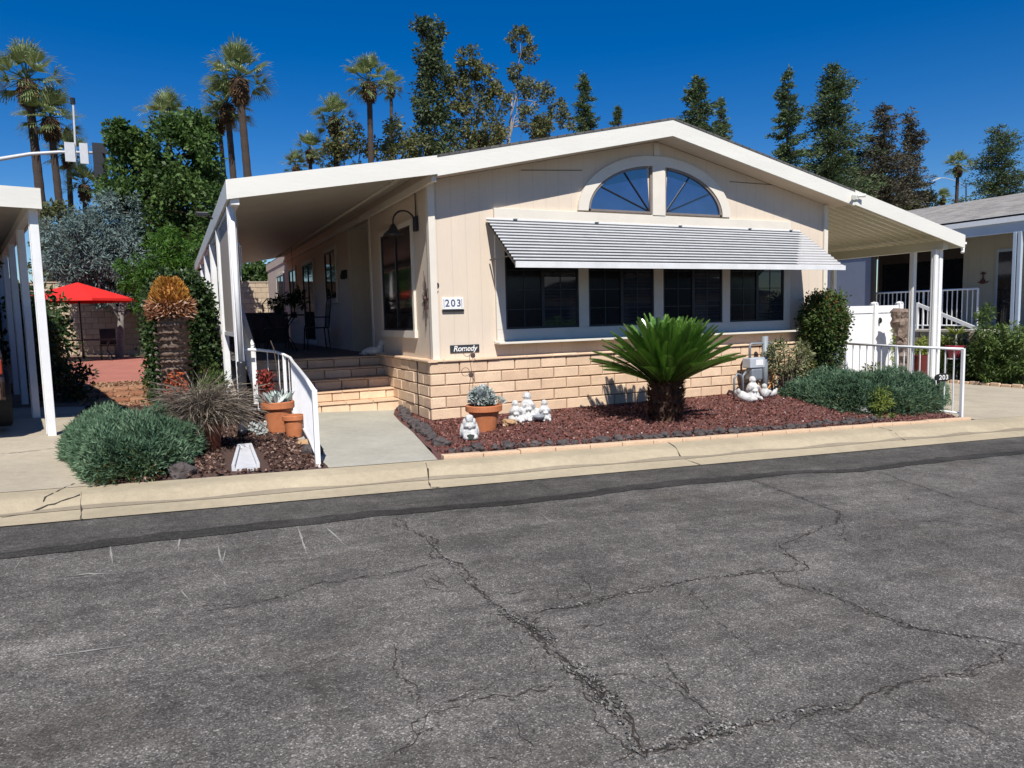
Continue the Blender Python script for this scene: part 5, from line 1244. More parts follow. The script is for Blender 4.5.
# fan palms
def palm_crown(seed, n_fr=36, droop=1.0):
    r_ = np.random.default_rng(seed); P, D, Nn, L_, W_, T = [], [], [], [], [], []
    st_ = MB()
    for i in range(n_fr):
        t = (i+.5)/n_fr; az = i*2.39996+r_.normal()*.15; el = rad(86-122*t+r_.normal()*9)
        dr = np.array([math.cos(az)*math.cos(el), math.sin(az)*math.cos(el), math.sin(el)]); pl = .95*(.8+.4*r_.random())
        p0 = np.zeros(3); p1 = dr*pl + np.array([0, 0, -.06*pl]); st_.tube([tuple(p0), tuple(p1*.5+np.array([0, 0, .03])), tuple(p1)], [.025, .02, .012], 4, cap=False)
        sd = np.array([-math.sin(az), math.cos(az), 0]); up = np.cross(dr, sd); up = up if up[2] > 0 else -up; ro = r_.normal()*.5; sd = sd*math.cos(ro)+up*math.sin(ro)
        ns = 13
        for k in range(ns):
            a = rad(-62+124*k/(ns-1)); d = dr*math.cos(a)+sd*math.sin(a)+up*.18*abs(math.sin(a)); d /= np.linalg.norm(d); l = .95*(1-.25*abs(math.sin(a)))*(.9+.2*r_.random()); tone = .25+.5*r_.random()-.25*(el < -.2)+.15
            P.append(p1); D.append(d); Nn.append(up); L_.append(l); W_.append(.10); T.append(tone)
            q = p1+d*l*.75; d2 = d*.8+np.array([0, 0, -.6*droop*(.6+.6*r_.random())]); P.append(q); D.append(d2/np.linalg.norm(d2)); Nn.append(d*.3+np.array([0, 0, 1])); L_.append(.40*(.5+.7*r_.random())); W_.append(.05); T.append(tone+.2)
    return st_, (np.array(P), np.array(D), np.array(Nn), np.array(L_), np.array(W_), np.array(T))
def make_palm(label, seed, trunk_h, tr=.20):
    o = thing('fan_palm', label, 'palm', (0, 0, 0), 0, 'tall fan palms on the skyline'); b = MB(); pts = []; rr = []
    for k in range(41): z = trunk_h*k/40; pts.append((.25*math.sin(z*.12+seed), .2*math.sin(z*.09+seed*2), z)); rr.append(tr*(1.28-.45*k/40)+.012*(k % 2))
    tp_ = Vector(pts[-1]); b.tube(pts, rr, 12); b.build('trunk', BARK, o)
    st_, c = palm_crown(seed); k = st_.build('frond_stalks', LF_PALM, o); k.location = tp_
    k = cards('crown', *c[:3], c[3], c[4], LF_PALM, o, c[5]); k.location = tp_
    n = 500; az = rng.uniform(0, 2*PI, n); z = rng.uniform(-1.15, .05, n); r0 = tr*(.9+1.0*np.sin(np.clip((z+1.2)/1.2, 0, 1)*PI*.8)); P = np.stack([r0*np.cos(az)*.8, r0*np.sin(az)*.8, z], 1)
    D = unit(np.stack([np.cos(az)*.45, np.sin(az)*.45, -.6+0*az], 1)+.25*rdir(n)); k = cards('dead_skirt', P, D, rdir(n), .35, .07, LF_DEAD, o); k.location = tp_
    b = MB(); b.lathe((0, 0, -1.3), [(tr*.9, 0), (tr*1.7, .25), (tr*2.1, .7), (tr*1.9, 1.1), (tr*.6, 1.35)], 12); k = b.build('skirt_core', mat('skirt_dark%d' % seed, (.035, .022, .015), .95, .3, 15), o); k.location = tp_
    return o
PA = make_palm('tall fan palm nearest the left edge of the photo', 1, 15.0); PB = make_palm('tall fan palm directly behind the broadleaf tree, tallest of its clump', 2, 15.0)
def put_palm(src, px, py, Y, scale, label, first=False, rz=0):
    p_ = at(px, py, Y); o = src if first else copy_thing(src, label)
    o['label'] = label; o.rotation_euler = (0, 0, rz); o.scale = (scale,)*3
    tipv = Vector((.25*math.sin(15*.12+(1 if src is PA else 2)), .2*math.sin(15*.09+(2 if src is PA else 4)), 15.0))*scale
    tipv.rotate(Matrix.Rotation(rz, 3, 'Z')); o.location = p_ - tipv
    return o
put_palm(PA, 27, 80, 34, 1.02, 'tall fan palm nearest the left edge of the photo', True)
put_palm(PB, 239, 78, 36, 1.12, 'tall fan palm behind the broadleaf tree, tallest of the clump above the patio cover', True)
put_palm(PB, 50, 118, 34, .88, 'fan palm second from the left edge, a little shorter', rz=1)
put_palm(PA, 68, 152, 38, .72, 'short fan palm half hidden behind the grey traffic signs', rz=2)
put_palm(PB, 84, 185, 36, .66, 'lowest fan palm below the traffic signs', rz=4)
put_palm(PA, 168, 118, 40, .95, 'fan palm peeking over the top of the broadleaf tree', rz=3)
put_palm(PA, 227, 104, 38, .95, 'fan palm left of the tallest one above the patio cover corner', rz=5)
put_palm(PB, 219, 120, 40, .7, 'slender fan palm hidden in the clump over the patio cover corner', rz=.5)
put_palm(PB, 369, 82, 38, .98, 'tall fan palm in the middle rising above the white fascia', rz=2.2)
put_palm(PA, 391, 86, 52, .75, 'thin distant fan palm right of the middle one', rz=1.7)
put_palm(PA, 334, 118, 40, .88, 'bushy fan palm left of the middle one', rz=.8)
put_palm(PB, 310, 150, 42, .68, 'short fan palm low over the white fascia', rz=3.1)
put_palm(PA, 296, 166, 44, .62, 'lowest fan palm touching the patio cover fascia', rz=4.2)
put_palm(PB, 958, 166, 46, 1.0, 'fan palm above the neighbouring roof at right', rz=1.1)
put_palm(PA, 943, 198, 50, .72, 'small fan palm low above the neighbouring roof at right', rz=2.6)

# conifers
def conifer(label, px, top, bottom_px, half_w, Y, m, seed=0, dens=1.0, shape=.8, cat='tree', name='conifer', base_t=.12):
    p_ = at(px, top, Y); z0 = -1.0; o = thing(name, label, cat, (p_.x, Y, z0)); H = p_.z-z0; Rm = pxr(Y, half_w)*1.3
    vis = (p_.z - at(px, bottom_px, Y).z)      # visible height
    b = MB(); b.tube([(0, 0, 0), (random.gauss(0, .1), 0, H*.5), (0, 0, H)], [.3, .2, .03], 8)
    Ps, Ds, Ts = [], [], []; nb = int(150*dens); seed_ = px*.37
    for i in range(nb):
        t = random.random()**.85                     # 0 top ... 1 bottom of the visible crown
        
        z = H - vis*1.15*t; az = random.random()*6.28; r = Rm*min(1, (t*1.25+.03))**shape*random.uniform(.35, 1.25)*(1+.28*math.sin(t*17+seed_+az)+.2*math.sin(t*31+az*2+seed_))
        tipz = z - r*random.uniform(-.25, .35); tip = np.array([r*math.cos(az), r*math.sin(az), tipz]); a = np.array([0, 0, z])
        b.tube([tuple(a), tuple(tip)], [.05, .012], 4, cap=False)
        k = int((18+50*r/Rm)); s_ = rng.random(k)**.6; P = a+(tip-a)*s_[:, None] + rng.normal(size=(k, 3))*np.array([.16, .16, .12])*(.4+Rm*.35); Ps.append(P); Ds.append(unit(np.tile((tip-a)/max(r, .1), (k, 1))+.8*rdir(k)+np.array([0, 0, .2]))); Ts.append(np.clip(random.random()*.5+rng.random(k)*.5, 0, 1))
    b.build('trunk', BARK2, o)
    P = np.concatenate(Ps); cards('crown', P, np.concatenate(Ds), rdir(len(P)), .30*(.6+.8*rng.random(len(P)))*min(1.2, Rm/1.2), .10*min(1.3, Rm/1.2), m, o, np.concatenate(Ts)); return o
conifer('small spire shaped conifer above the left slope of the gable roof', 584, 74, 128, 9, 45, LF_CON, dens=.9)
conifer('tiny conifer tip near the roof peak', 618, 106, 122, 5, 50, LF_CON, dens=.5)
conifer('dark pine just right of the roof peak', 698, 76, 135, 15, 48, LF_CON, dens=.9)
conifer('smaller dark pine right of the one near the roof peak', 721, 98, 140, 8, 48, LF_CON, dens=.8)
conifer('slim dark conifer left of the biggest conifer', 788, 70, 165, 14, 48, LF_CON, dens=1.3, shape=.7)
conifer('biggest dark conifer towering over the right roof slope', 832, 67, 190, 31, 46, LF_CON, dens=3.0, shape=.55)
conifer('brownish conifer right of the biggest one', 884, 104, 200, 24, 48, LF_CONB, dens=2.0, shape=.6)
conifer('thin topped brownish conifer behind the carport roof', 912, 108, 212, 20, 50, LF_CONB, dens=1.6, shape=.7)
conifer('broad grey green conifer at the right edge of the photo', 1000, 126, 210, 30, 50, LF_CON, dens=2.0, shape=.5)
conifer('dark conifer low behind the carport roof edge', 858, 150, 215, 26, 52, LF_CON, dens=1.5, shape=.5)
Y = 50
tree('roadside_tree', 'low dusty tree between the brownish conifers and the small palm', (at(928, 260, Y).x, Y, -1), [B(925, 200, 14, 900, Y), B(905, 205, 16, 900, Y)], LF_EUC, .35, .18, .2)
# eucalyptus trees over the left roof slope
Y = 40
tree('column_eucalyptus', 'tall narrow dark eucalyptus over the left roof slope', (at(432, 480, Y).x, Y, 0), [B(430, 32, 13, 1120, Y), B(427, 55, 13, 1120, Y), B(436, 80, 15, 1280, Y), B(430, 105, 17, 1440, Y), B(436, 130, 19, 1600, Y), B(432, 155, 18, 1440, Y)], LF_EUC.copy() if False else leafmat('dark_euc', (.035, .055, .025), (.09, .12, .05), .2, .5, (.16, .16, .07)), .30, .14, .22, sub=18, subr=.42)
tree('olive_eucalyptus', 'olive brown airy eucalyptus right of the narrow dark one', (at(478, 300, Y+1).x, Y+1, 0), [B(470, 62, 15, 1200, Y), B(458, 85, 14, 1000, Y), B(485, 85, 16, 1200, Y), B(466, 112, 16, 1200, Y), B(497, 100, 14, 840, Y), B(486, 130, 18, 1200, Y), B(462, 140, 16, 1200, Y)], LF_EUC, .26, .13, .2, sub=26, subr=.22)
tree('white_trunk_gum', 'sparse gum tree with bare white trunk over the left roof slope', (at(500, 720, Y).x, Y, 0), [B(520, 38, 12, 720, Y), B(530, 55, 9, 384, Y), B(516, 72, 8, 384, Y), B(524, 88, 12, 624, Y), B(545, 92, 12, 576, Y), B(558, 108, 10, 480, Y), B(528, 118, 14, 720, Y), B(545, 126, 12, 624, Y), B(566, 122, 9, 384, Y)], LF_EUC, .24, .12, .12, mat('gum_bark', (.26, .23, .20), .9, .3, 9, .4, 25), sub=26, subr=.2, trunk_top=at(512, 95, Y)[:], wob=.12)
tree('low_gum', 'low rounded gum tree between the middle palms and the fascia', (at(345, 300, Y).x, Y, 0), [B(345, 140, 17, 900, Y), B(330, 158, 14, 700, Y), B(360, 152, 15, 700, Y)], LF_EUC, .26, .13, .18)
tree('round_gum', 'round leafy gum tree right of the middle palm', (at(405, 300, Y).x, Y, 0), [B(402, 138, 18, 1100, Y), B(395, 155, 17, 800, Y), B(415, 150, 14, 700, Y)], LF_EUC, .26, .13, .18)
tree('ridge_gum', 'low leafy tree just behind the left roof edge', (at(500, 300, Y+3).x, Y+3, 0), [B(495, 135, 12, 800, Y), B(540, 128, 11, 800, Y), B(480, 142, 10, 640, Y)], LF_EUC, .24, .12, .15)

# ------------------------------------------------------------------ street furniture far behind
tm = thing('traffic_mast', 'grey traffic signal mast arm with sign backs and black signal', 'traffic signal', (*at(-30, 300, 30).xy, .3))
L0 = tm.location.copy(); W = lambda px, py, Y=30: tuple(at(px, py, Y)-L0)
STEEL = mat('galvanised', (.50, .51, .52), .4, .08, 6)
b = MB(); b.tube([(0, 0, 0), tuple(Vector(W(-30, 168)))], [.16, .10], 12); b.build('pole', STEEL, tm)
b = MB(); b.tube([W(-30, 168), W(0, 159), W(30, 154), W(60, 152), W(105, 153)], [.10, .09, .08, .07, .055], 10); b.build('mast_arm', STEEL, tm, smooth=True)
def panel(x0, y0, x1, y1, Y, m, name, d=.04):
    a = at(x0, y0, Y)-L0; c = at(x1, y1, Y)-L0; b = MB(); b.box(a.x, c.x, a.y-d, a.y+d, min(c.z, a.z), max(a.z, c.z)); return b.build(name, m, tm)
panel(64, 142, 76, 162, 29.9, STEEL, 'sign_back'); panel(79, 143, 89, 164, 29.9, STEEL, 'sign_back')
sg = panel(92, 143, 108, 186, 29.8, BLACK, 'signal_housing', .12)
for py in (152, 164, 176): c = at(106, py, 29.6)-L0; b = MB(); b.tube([(c.x-.05, c.y, c.z), (c.x-.05, c.y-.3, c.z)], .13, 12); b.build('signal_visor', BLACK, sg)
b = MB(); b.tube([W(76, 160), W(73, 100)], .045, 8); b.build('antenna_pole', STEEL, tm); b = MB(); b.tube([W(73, 104), W(72.5, 98)], .10, 8); b.build('camera_head', BLACK, tm)
sl2 = thing('street_light', 'white street light pole with curved arm above the neighbouring roof', 'street light', (*at(967, 300, 55).xy, -1)); L1 = sl2.location.copy(); W1 = lambda px, py: tuple(at(px, py, 55)-L1)
b = MB(); b.tube([(0, 0, 0), W1(966, 184)], [.16, .10], 10); b.build('pole', STEEL, sl2)
b = MB(); b.tube([W1(966, 188), W1(957, 181), W1(945, 178), (W1(934, 178))], .05, 8); b.build('arm', STEEL, sl2); b = MB(); b.bar(W1(940, 178), W1(932, 181), .25, .12); b.build('lamp_head', STEEL, sl2)
# distant hill
b = MB(); vs_ = []; fs_ = []
hx = np.linspace(-220, 260, 50); 
for i, x in enumerate(hx):
    hgt = 16+6*math.sin(x*.02+1)+3*math.sin(x*.07)
    for j, (dy, k) in enumerate(((0, 0), (40, .5), (90, 1), (180, 1.05))): vs_.append((x, 190+dy, -2+hgt*k+random.gauss(0, .6)*(j > 0)))
for i in range(49):
    for j in range(3): a = i*4+j; fs_.append((a, a+4, a+5, a+1))
b.add(vs_, fs_); tag(b.build('hills', mat('hill_brown', (.16, .13, .09), .95, .3, .08, .5, .5, col2=(.22, .18, .12)), smooth=True), kind='structure')

# ------------------------------------------------------------------ neighbour at left
NA = rad(12.5); NPIV = Vector((-4.40, .12, 0))
def nrot(x, y): dx, dy = x-NPIV.x, y-NPIV.y; return (NPIV.x+dx*math.cos(NA)-dy*math.sin(NA), NPIV.y+dx*math.sin(NA)+dy*math.cos(NA))
def nplace(o): ox, oy = nrot(0, 0); o.location = (ox, oy, 0); o.rotation_euler = (0, 0, NA)
nc = thing('neighbour_carport', 'neighbouring white carport at the left edge of the photo', 'carport', (0, 0, 0)); nplace(nc)
def nz(x): return 2.90 - .03*(x+4.2)*(-1 if False else 1)
b = MB(); b.box(-11, -4.27, -.03, .0, 2.69, 2.90); b.build('fascia', FASC, nc)
b = MB(); b.box(-11, -4.29, .001, 14, 2.80, 2.87); b.build('cover_pan', PAN, nc)
b = MB(); b.box(-4.29, -4.265, .001, 14, 2.69, 2.90); b.build('gutter', FASC, nc)
b = MB(); b.box(-4.38, -4.30, .05, 13.9, 2.69, 2.80); b.build('beam', WHITE, nc)
for y in (.12, 1.95, 3.8, 5.6, 7.4, 9.2, 11):
    b = MB(); b.box(-4.38, -4.30, y-.035, y+.035, base(-4.4)-.02, 2.69); b.box(-4.39, -4.381, y-.02, y+.02, base(-4.4)+.02, 2.69); b.build('post', POSTM, nc, bevel=.004)
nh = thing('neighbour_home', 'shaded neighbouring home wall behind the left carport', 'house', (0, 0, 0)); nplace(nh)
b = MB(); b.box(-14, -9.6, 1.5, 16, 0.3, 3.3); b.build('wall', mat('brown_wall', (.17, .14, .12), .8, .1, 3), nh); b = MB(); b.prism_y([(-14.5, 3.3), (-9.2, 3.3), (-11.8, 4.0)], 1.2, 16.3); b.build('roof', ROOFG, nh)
b = MB(); b.box(-9.6, -9.55, 4, 6, 1.3, 2.6); b.build('window', GLASSS, nh)
for k, (x, y, lb) in enumerate(((-5.75, 7.7, 'dark shrub in the shade of the left carport, nearest'), (-6.3, 9.9, 'dark shrub in the shade of the left carport, middle'), (-6.9, 12.4, 'dark shrub in the shade of the left carport, farthest'))):
    bush('shade_shrub', lb, (x, y, .33), [((0, 0, .8), (.8, 1.0, .75), 1800), ((.1, 0, 1.5), (.6, .8, .6), 1100)], LF_HEDGE, .12, .06, 8, group=None) if False else bush('shade_shrub', lb, (x, y, .33), [((0, 0, .8), (.8, 1.0, .75), 1800), ((.1, 0, 1.5), (.6, .8, .6), 1100)], LF_HEDGE, .12, .06, 8)
bush('vine_shrub', 'leafy vine shrub climbing right of the left carport posts', (-5.15, 6.0, .3), [((0, 0, .8), (.3, .7, .7), 1500), ((-.1, .6, 1.2), (.25, .6, .5), 700)], LF_HEDGE, .09, .05, 8)
bush('shade_shrub', 'dark low shrub behind the left juniper in the carport shade', (-4.7, 3.9, .3), [((0, 0, .3), (.4, .8, .3), 1500)], LF_HEDGE, .07, .04, 6)
hg = thing('ivy_hedge', 'tall dark ivy hedge in deep shade behind the left carport posts', 'hedge', (-6.75, 8.0, .3), NA)
leaf_blobs('foliage', [((-.2*(k%2), -2.5+1.1*k, 1.15), (.65, .8, 1.15), 1500) for k in range(6)]+[((-.2, -1+1.6*k, 2.3), (.7, 1, .6), 1200) for k in range(3)], 0, LF_HEDGE, .13, .08, hg)
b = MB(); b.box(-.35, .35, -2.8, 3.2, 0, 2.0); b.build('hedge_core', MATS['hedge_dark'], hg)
# parked car at the left edge
car = thing('parked_car', 'rear corner of a dark parked car at the left photo edge', 'car', (-5.965, 1.82, base(-6)+.003), rad(12.5))
b = MB()
prof = [(-2.15, .35), (-2.2, .55), (-2.12, .85), (-1.5, .95), (-.9, 1.40), (.7, 1.42), (1.4, 1.0), (2.1, .85), (2.2, .5), (2.1, .32)]
sec = []
for wdt, ins in ((-.86, .05), (-.80, 0), (.80, 0), (.86, .05)):
    pass
nP = len(prof); vs_ = []
for wdt, k in ((-.78, 1.0), (-.86, .97), (.86, .97), (.78, 1.0)):
    for y_, z_ in prof: taper = .86 if z_ > 1.2 else 1; vs_.append((wdt*taper, y_*(1 if abs(wdt) < .8 else .985), .32+(z_-.32)*(1 if abs(wdt) < .8 else .96)))
fs_ = [tuple(range(nP)), tuple(range(4*nP-1, 3*nP-1, -1))]
for s in range(3):
    for i in range(nP): fs_.append((s*nP+i, s*nP+(i+1) % nP, (s+1)*nP+(i+1) % nP, (s+1)*nP+i))
b.add(vs_, fs_); b.build('body', mat('dark_car_paint', (.03, .018, .015), .25, .1, 3, spec=.6), car, bevel=.04)
for s in (-1, 1):
    b = MB(); b.prism_x([(-1.40, .98), (-.92, 1.34), (.62, 1.36), (1.2, 1.0)], s*.868, s*.872) ; b.build('side_window', GLASSS, car)
for x in (-.80, .80):
    for y in (-1.35, 1.35):
        b = MB(); b.tube([(x-.11, y, .32), (x+.11, y, .32)], .32, 26); wl = b.build('wheel', mat('tyre', (.02, .02, .02), .85, .1), car, bevel=.02); b = MB(); b.tube([(x-.115, y, .32), (x+.115, y, .32)], .18, 18); b.build('rim', GALV, wl)
for x in (-.66, .66): b = MB(); b.box(x-.17, x+.17, -2.20, -2.12, .62, .78); b.build('tail_light', mat('red_lens', (.35, .04, .02), .3, .1), car, bevel=.02)
b = MB(); b.box(-.8, .8, -2.26, -2.1, .36, .52); b.build('bumper', mat('bumper_m', (.22, .10, .07), .4, .1), car, bevel=.03)

# ------------------------------------------------------------------ neighbour at right
rn = thing('neighbouring_home', 'beige neighbouring home with grey roof and raised railed porch at right', 'house', (0, 0, 0))
BE = siding('beige_siding', (.46, .42, .33), .4); BLW = mat('blue_grey_tone', (.40, .47, .55), .5, .05, 3)
b = MB(); b.box(20, 20.12, 1.2, 5.7, -.9, 3.75); b.box(20, 28, 1.1, 1.2, -.9, 3.75); b.build('wall', BE, rn)
b = MB(); b.box(20.6, 20.7, 5.7, 9.2, -.9, 3.7); b.box(20.12, 20.7, 5.6, 5.7, -.9, 3.7); b.build('shaded_wall', mat('recess_shade', (.09, .07, .055), .8, .2, 2), rn)  # recess walls coloured dark to stand for the porch shade
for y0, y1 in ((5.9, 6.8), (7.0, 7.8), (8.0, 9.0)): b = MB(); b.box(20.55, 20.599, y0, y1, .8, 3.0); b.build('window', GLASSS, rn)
b = MB(); b.box(19.95, 19.998, 4.05, 4.65, .55, 3.15); f_ = b.build('window_frame', BLW, rn); b = MB(); b.box(19.93, 19.948, 4.12, 4.58, .65, 3.05); b.build('pane', GLASSS, f_)
b = MB(); b.prism_y([(17.42, 3.85), (22.8, 5.15), (28.2, 3.85), (28.2, 3.80), (22.8, 5.08), (17.42, 3.80)], -2.0, 18); b.build('roof', ROOFG, rn)  # front end lengthened out of view to throw shade on the porch
b = MB(); b.box(17.42, 17.48, -2.0, 18, 3.66, 3.86); b.build('fascia', METALW, rn); b = MB(); b.box(17.481, 17.55, -2.0, 18, 3.38, 3.66); b.build('patio_beam', BLW, rn)
b = MB(); b.box(17.56, 20.5, -1.98, 18, 3.66, 3.70); b.build('porch_ceiling', BLW, rn)
b = MB(); b.box(16.9, 20.6, 3.0, 14, .60, .72); b.build('porch_floor', mat('porch_conc', (.3, .28, .25), .9, .1, 4), rn)
for y in (2.62, 2.74, 9.5): b = MB(); b.box(17.46, 17.56, y-.045, y+.045, -.62, 3.38); b.build('post', BLW if y < 3 else WHITE, rn, bevel=.005)  # blue grey on the front posts is shade put into the colour
blocks('planter_blocks', (16.5, 9.5, 0), (0, -1, 0), 6.6, -.62, 9, .15, .4, .2, GBLOCK2, rn, nrm=(-1, 0, 0)); blocks('planter_end', (16.5, 2.9, 0), (1, 0, 0), .5, -.62, 9, .15, .4, .2, GBLOCK2, rn, nrm=(0, -1, 0))
b = MB(); b.box(16.52, 16.98, 2.92, 9.5, -.7, .72); b.build('planter_core', DKMORT, rn); b = MB(); b.box(16.46, 17.02, 2.86, 9.5, .731, .79); b.build('planter_cap', mat('cap_pale', (.55, .50, .42), .9, .1, 8), rn)
blocks('planter_pier', (16.44, 3.28, 0), (0, -1, 0), .45, -.62, 9, .15, .45, .1, BLOCK, rn, nrm=(-1, 0, 0))
r2 = railing('porch_railing', 'white railing along the raised porch of the neighbouring home', [(17.95, 3.95), (17.95, 5.6), (17.95, 7.4), (17.95, 9.2)], [1.93]*4, [.80]*4, .15, (1, 2), .05, .022)
hr2 = thing('porch_stair_rail', 'white slanting handrail in front of the neighbouring porch railing', 'handrail', (17.75, 3.75, .725))
b = MB(); b.bar((0, 0, .02), (.0, 1.9, .80), .05, .10); b.build('handrail', WHITE, hr2); b = MB(); b.bar((0, 1.9, .0), (0, 1.9, .86), .06); b.bar((0, 0.02, .0), (0, .02, .1), .06); b.build('newel', WHITE, hr2)
wo = thing('wall_ornament', 'small dark red wall ornament on the beige neighbouring wall', 'ornament', (19.998, 5.05, 2.3))
b = MB(); b.tube([(-.02, -.16, -.12), (-.02, 0, -.17), (-.02, .16, -.12)], .02, 6); b.lathe((-.03, 0, -.17), [(.04, 0), (.08, .07), (.02, .17)], 8); b.lathe((-.03, 0, -.02), [(.02, 0), (.02, .14), (.09, .15), (.03, .20), (.001, .22)], 8); b.build('ornament_body', mat('dark_red_m', (.13, .04, .03), .7, .2), wo)
# grey screen wall beyond the gate
gs = thing('patio_screen', 'blue grey screen panel hanging beyond the white gate', 'screen', (0, 0, 0))
b = MB(); b.box(17.57, 17.60, 7.15, 12.5, 1.5, 3.37); b.build('upper_panel', mat('screen_blue', (.17, .20, .27), .7, .08, 2), gs)
b = MB()
for k in range(38): y = 7.15+k*.14; b.box(17.55, 17.59, y, y+.07, -.5, 1.499); b.box(17.58, 17.62, y+.07, y+.14, -.5, 1.499)
b.build('curtain', mat('curtain_grey', (.33, .32, .36), .8, .15, 2, stretch=(3, 1, 1)), gs)
b = MB(); b.box(17.5, 17.62, 7.0, 7.12, -.4, 3.37); b.build('post', BLACK, gs)
# white vinyl gate
gt2 = thing('vinyl_gate', 'white vinyl double gate beside the carport', 'gate', (10.7, 2.6, 0))
zb = -.42
for x in (-.14, 1.12, 2.0): b = MB(); b.box(x-.06, x+.06, -.07, .07, zb-.1, 1.55); b.lathe((x, 0, 1.55), [(.10, 0), (.10, .025), (.001, .045)], 4); b.build('post', MAILW, gt2)
for x0, x1 in ((-.07, 1.05), (1.19, 1.93)):
    b = MB(); b.box(x0, x1, -.02, .02, zb+.12, 1.32); n_ = int((x1-x0)/.15)
    for k in range(1, n_): x = x0+(x1-x0)*k/n_; b.box(x-.004, x+.004, -.023, -.0201, zb+.14, 1.30)
    lf = b.build('gate_panel', MAILW, gt2); b = MB(); b.box(x0, x1, -.04, .04, 1.33, 1.50); b.build('gate_rail', MAILW, lf, bevel=.005); b = MB(); b.box(x0, x1, -.04, .04, zb+.02, zb+.11); b.build('gate_rail', MAILW, lf, bevel=.005)
b = MB(); b.tube([(1.26, -.045, 1.20), (1.26, -.075, 1.18), (1.26, -.075, 1.12), (1.26, -.045, 1.10)], .03, 8); b.build('latch', BLACK, gt2)
# stump
sx_, sy_ = 11.95, 1.95
sp2 = thing('tree_stump', 'gnarled upright tree stump standing beside the white gate', 'stump', (sx_, sy_, base(sx_)))
b = MB(); pts = []; rr = []
for k in range(26): z = 1.85*k/25; pts.append((.05*math.sin(z*3), .04*math.sin(z*4+1), z)); rr.append(.20+.035*math.sin(k*1.9)+.03*math.sin(k*.7)+(.05 if k > 22 else 0))
b.tube(pts, [r_*(.72+.10*random.random()) for r_ in rr], 18); b.v = [(x+random.gauss(0, .018)+.03*math.sin(z*9+y*20), y+random.gauss(0, .018), z) for x, y, z in b.v]
b.tube([(0.05, 0, 1.5), (.16, 0, 1.66), (.28, 0, 1.72)], [.08, .06, .05], 8); b.tube([(-.05, -.05, 1.0), (-.20, -.05, 1.10)], [.08, .04], 8); b.tube([(.05, -.05, .7), (.20, -.09, .78)], [.08, .05], 8)
b.build('trunk', mat('stump_wood', (.10, .06, .045), .95, .5, 9, 1, 22, col2=(.32, .25, .2)), sp2)
tl = pot('teal_pot', 'teal flower pot in front of the white gate', (10.55, 1.55, base(10.5)+.0), .17, .12, .30, mat('teal_glaze', (.03, .28, .30), .3, .1)); leaf_blobs('foliage', [((0, 0, .45), (.2, .2, .18), 260)], 0, LF_YEL, .1, .03, tl)
br = pot('maroon_urn', 'tall maroon urn beside the gnarled stump', (12.35, 1.75, base(12.3)), .18, .15, .80, mat('maroon', (.12, .02, .015), .4, .2), rim=False)
dp = pot('dark_planter', 'dark planter with tall narrow plant between the carport posts', (12.6, 2.6, base(12.6)), .2, .15, .4, BLACK, False); leaf_blobs('foliage', [((0, 0, 1.0), (.16, .16, .55), 700)], 0, LF_YEL, .14, .03, dp)
pk = pot('pink_red_pot', 'dark pink pot with spiky plant on a white stand by the neighbouring porch', (16.0, 3.3, .05), .24, .17, .34, mat('pink_glaze', (.30, .035, .06), .35, .1))
n = 40; az = rng.uniform(0, 2*PI, n); D = unit(np.stack([np.cos(az), np.sin(az), .2+.9*rng.random(n)], 1)); cards('spiky_plant', np.tile([0, 0, .62], (n, 1)), D, rdir(n), .38, .03, LF_YEL, pk); b = MB(); b.tube([(0, 0, .3), (0, 0, .64)], .02, 6); b.build('stem', BARKW, pk)
ps = thing('plant_stand', 'white metal plant stand under the dark pink pot', 'plant stand', (16.0, 3.3, base(16)))
b = MB(); zz_ = .05-base(16)
b.lathe((0, 0, zz_-.03), [(.24, 0), (.24, .025)], 16)
for k in range(4): a = PI/4+k*PI/2; b.tube([(.2*math.cos(a), .2*math.sin(a), 0), (.2*math.cos(a), .2*math.sin(a), zz_-.02)], .018, 6)
b.build('stand_frame', WHITE, ps)
LFN = leafmat('shrubbery', (.03, .06, .015), (.11, .17, .04), .25, .5, (.2, .26, .08))
for i, (px, py, Y, r, n, m_, lb) in enumerate((
    (992, 336, 3.2, 26, 3400, LFN, 'tall leafy shrub before the neighbouring porch post'), (1024, 354, 3.0, 22, 2400, LFN, 'leafy shrub at the right photo edge under the porch post'),
    (965, 358, 2.6, 22, 2200, LF_HEDGE, 'dark strappy shrub behind the end of the bed railing'), (1000, 368, 2.4, 20, 1800, LFN, 'low strappy shrub along the neighbouring driveway edge'),
    (928, 352, 2.7, 15, 1100, LF_YEL, 'yellow green plant seen between the carport posts and bed railing'), (950, 350, 3.0, 13, 800, LF_YEL, 'small yellow green plant against the neighbouring planter wall'))):
    Yd = Y; p_ = at(px, py, Yd)
    if p_.x > 16.3 and py > 350: pass
    zb_ = base(p_.x); rr = pxr(Yd, r); hgt = max(.15, p_.z-zb_)
    # keep them in the strip x 15.8..16.4 in front of the planter
    xx = 16.05 if p_.x < 16.4 or True else p_.x
    d = ray(px, py); t = (xx-CC.x)/d.x; q = CC+d*t; rr = r*(q-CC).dot(FW)/CF; hgt = max(.15, q.z-base(q.x))
    bush('border_shrub', lb, (q.x, q.y, base(q.x)), [((0, 0, hgt), (rr*.8, rr, rr), n), ((0, 0, hgt*.5), (rr*.7, rr*.8, hgt*.55), int(n*.6))], m_, .13, .035, 10)
sheet('neighbour_strip', [15.7, 16, 16.5, 18, 20], lambda x: yb(x), lambda x: 12, 10, lambda x, y: base(x)+.02, mat('lawn_soil', (.09, .10, .04), .95, .3, 6, .5, 40, col2=(.17, .16, .08)))
eb = thing('scalloped_edging', 'terracotta scalloped edging along the right driveway', 'edging', (15.62, 0, base(15.6)))
b = MB()
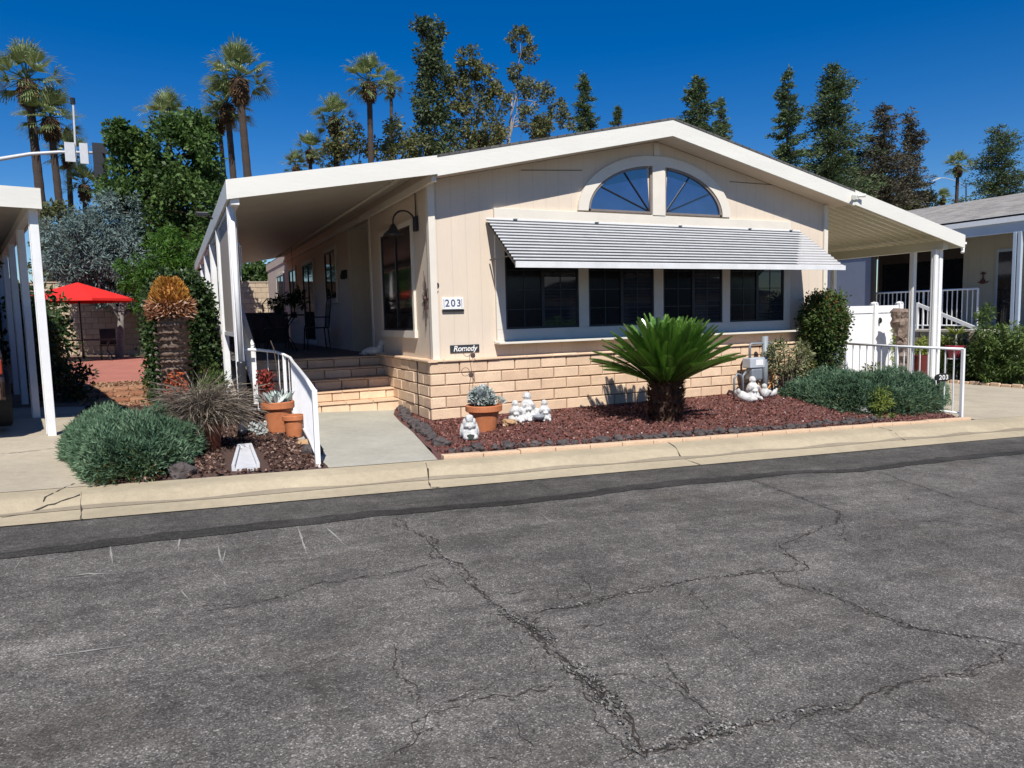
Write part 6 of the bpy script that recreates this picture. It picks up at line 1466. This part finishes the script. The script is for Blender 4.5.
for k in range(34): y = -2+k*.26; b.box(-.03, .04, y, y+.24, -.02, .07+.02*(k % 2))
b.build('edging_bricks', BLOCK, eb, bevel=.02)
gr = thing('grass_strip', 'short dry grass strip along the right driveway edging', 'grass', (0, 0, 0)); 
n = 5000; P = np.stack([rng.uniform(15.7, 16.4, n), rng.uniform(-2, 7, n), np.full(n, base(15.9)+.02)], 1); g_ = cards('grass', P, unit(rdir(n)*.5+np.array([0, 0, 1])), rdir(n), .07, .012, leafmat('lawn', (.07, .09, .02), (.16, .17, .05), .2, .7)); tag(g_, 'short dry grass strip along the right driveway edging', kind='stuff'); bpy.data.objects.remove(gr)

# ------------------------------------------------------------------ houses across the street (they show only as reflections in the windows)
oh = thing('opposite_home', 'home across the street behind the viewer', 'house', (0, 0, 0))
b = MB(); b.box(-9, 6, -27, -19, -.2, 2.9); b.build('wall', BE, oh); b = MB(); b.prism_y([(-9.5, 2.9), (6.5, 2.9), (-1.5, 4.6)], -27.4, -18.5); b.build('roof', ROOFG, oh)
b = MB(); b.box(10, 26, -28, -20, -1.2, 2.3); b.build('annex_wall', SIDE, oh); b = MB(); b.prism_y([(9.5, 2.3), (26.5, 2.3), (18, 3.9)], -28.4, -19.5); b.build('annex_roof', ROOFG, oh)
for x in (-7, -2, 2, 12, 17, 22): b = MB(); b.box(x, x+1.6, -18.99 if x < 8 else -19.99, -18.95 if x < 8 else -19.95, .7, 1.9); b.build('window', GLASSS, oh)

# ------------------------------------------------------------------ light
S = Vector((-.27, -1.0, 1.20)).normalized()
el = math.asin(S.z); az = math.atan2(S.x, S.y)
w_ = bpy.data.worlds.new('World'); sc.world = w_; w_.use_nodes = True; N = w_.node_tree.nodes; L = w_.node_tree.links
sky = N.new('ShaderNodeTexSky'); sky.sky_type = 'NISHITA'; sky.sun_disc = False; sky.sun_elevation = el; sky.sun_rotation = az; sky.altitude = 300; sky.air_density = 1.0; sky.dust_density = .1; sky.ozone_density = 4.0
bg = N['Background']; bg.inputs[1].default_value = .085; hs_ = N.new('ShaderNodeHueSaturation'); hs_.inputs['Hue'].default_value = .512; hs_.inputs['Saturation'].default_value = 1.45; hs_.inputs['Value'].default_value = .90; L.new(sky.outputs[0], hs_.inputs['Color']); L.new(hs_.outputs[0], bg.inputs[0])
sd = bpy.data.lights.new('sun', 'SUN'); sd.energy = 4.6; sd.angle = rad(.5); sd.color = (1, .96, .90); so = bpy.data.objects.new('sun', sd); COL.objects.link(so)
so.rotation_euler = S.to_track_quat('Z', 'Y').to_euler()
sc.view_settings.view_transform = 'Standard'; sc.view_settings.look = 'None'; sc.view_settings.exposure = .35; sc.view_settings.gamma = 1; sc.view_settings.use_curve_mapping = False
sc.render.engine = 'CYCLES'
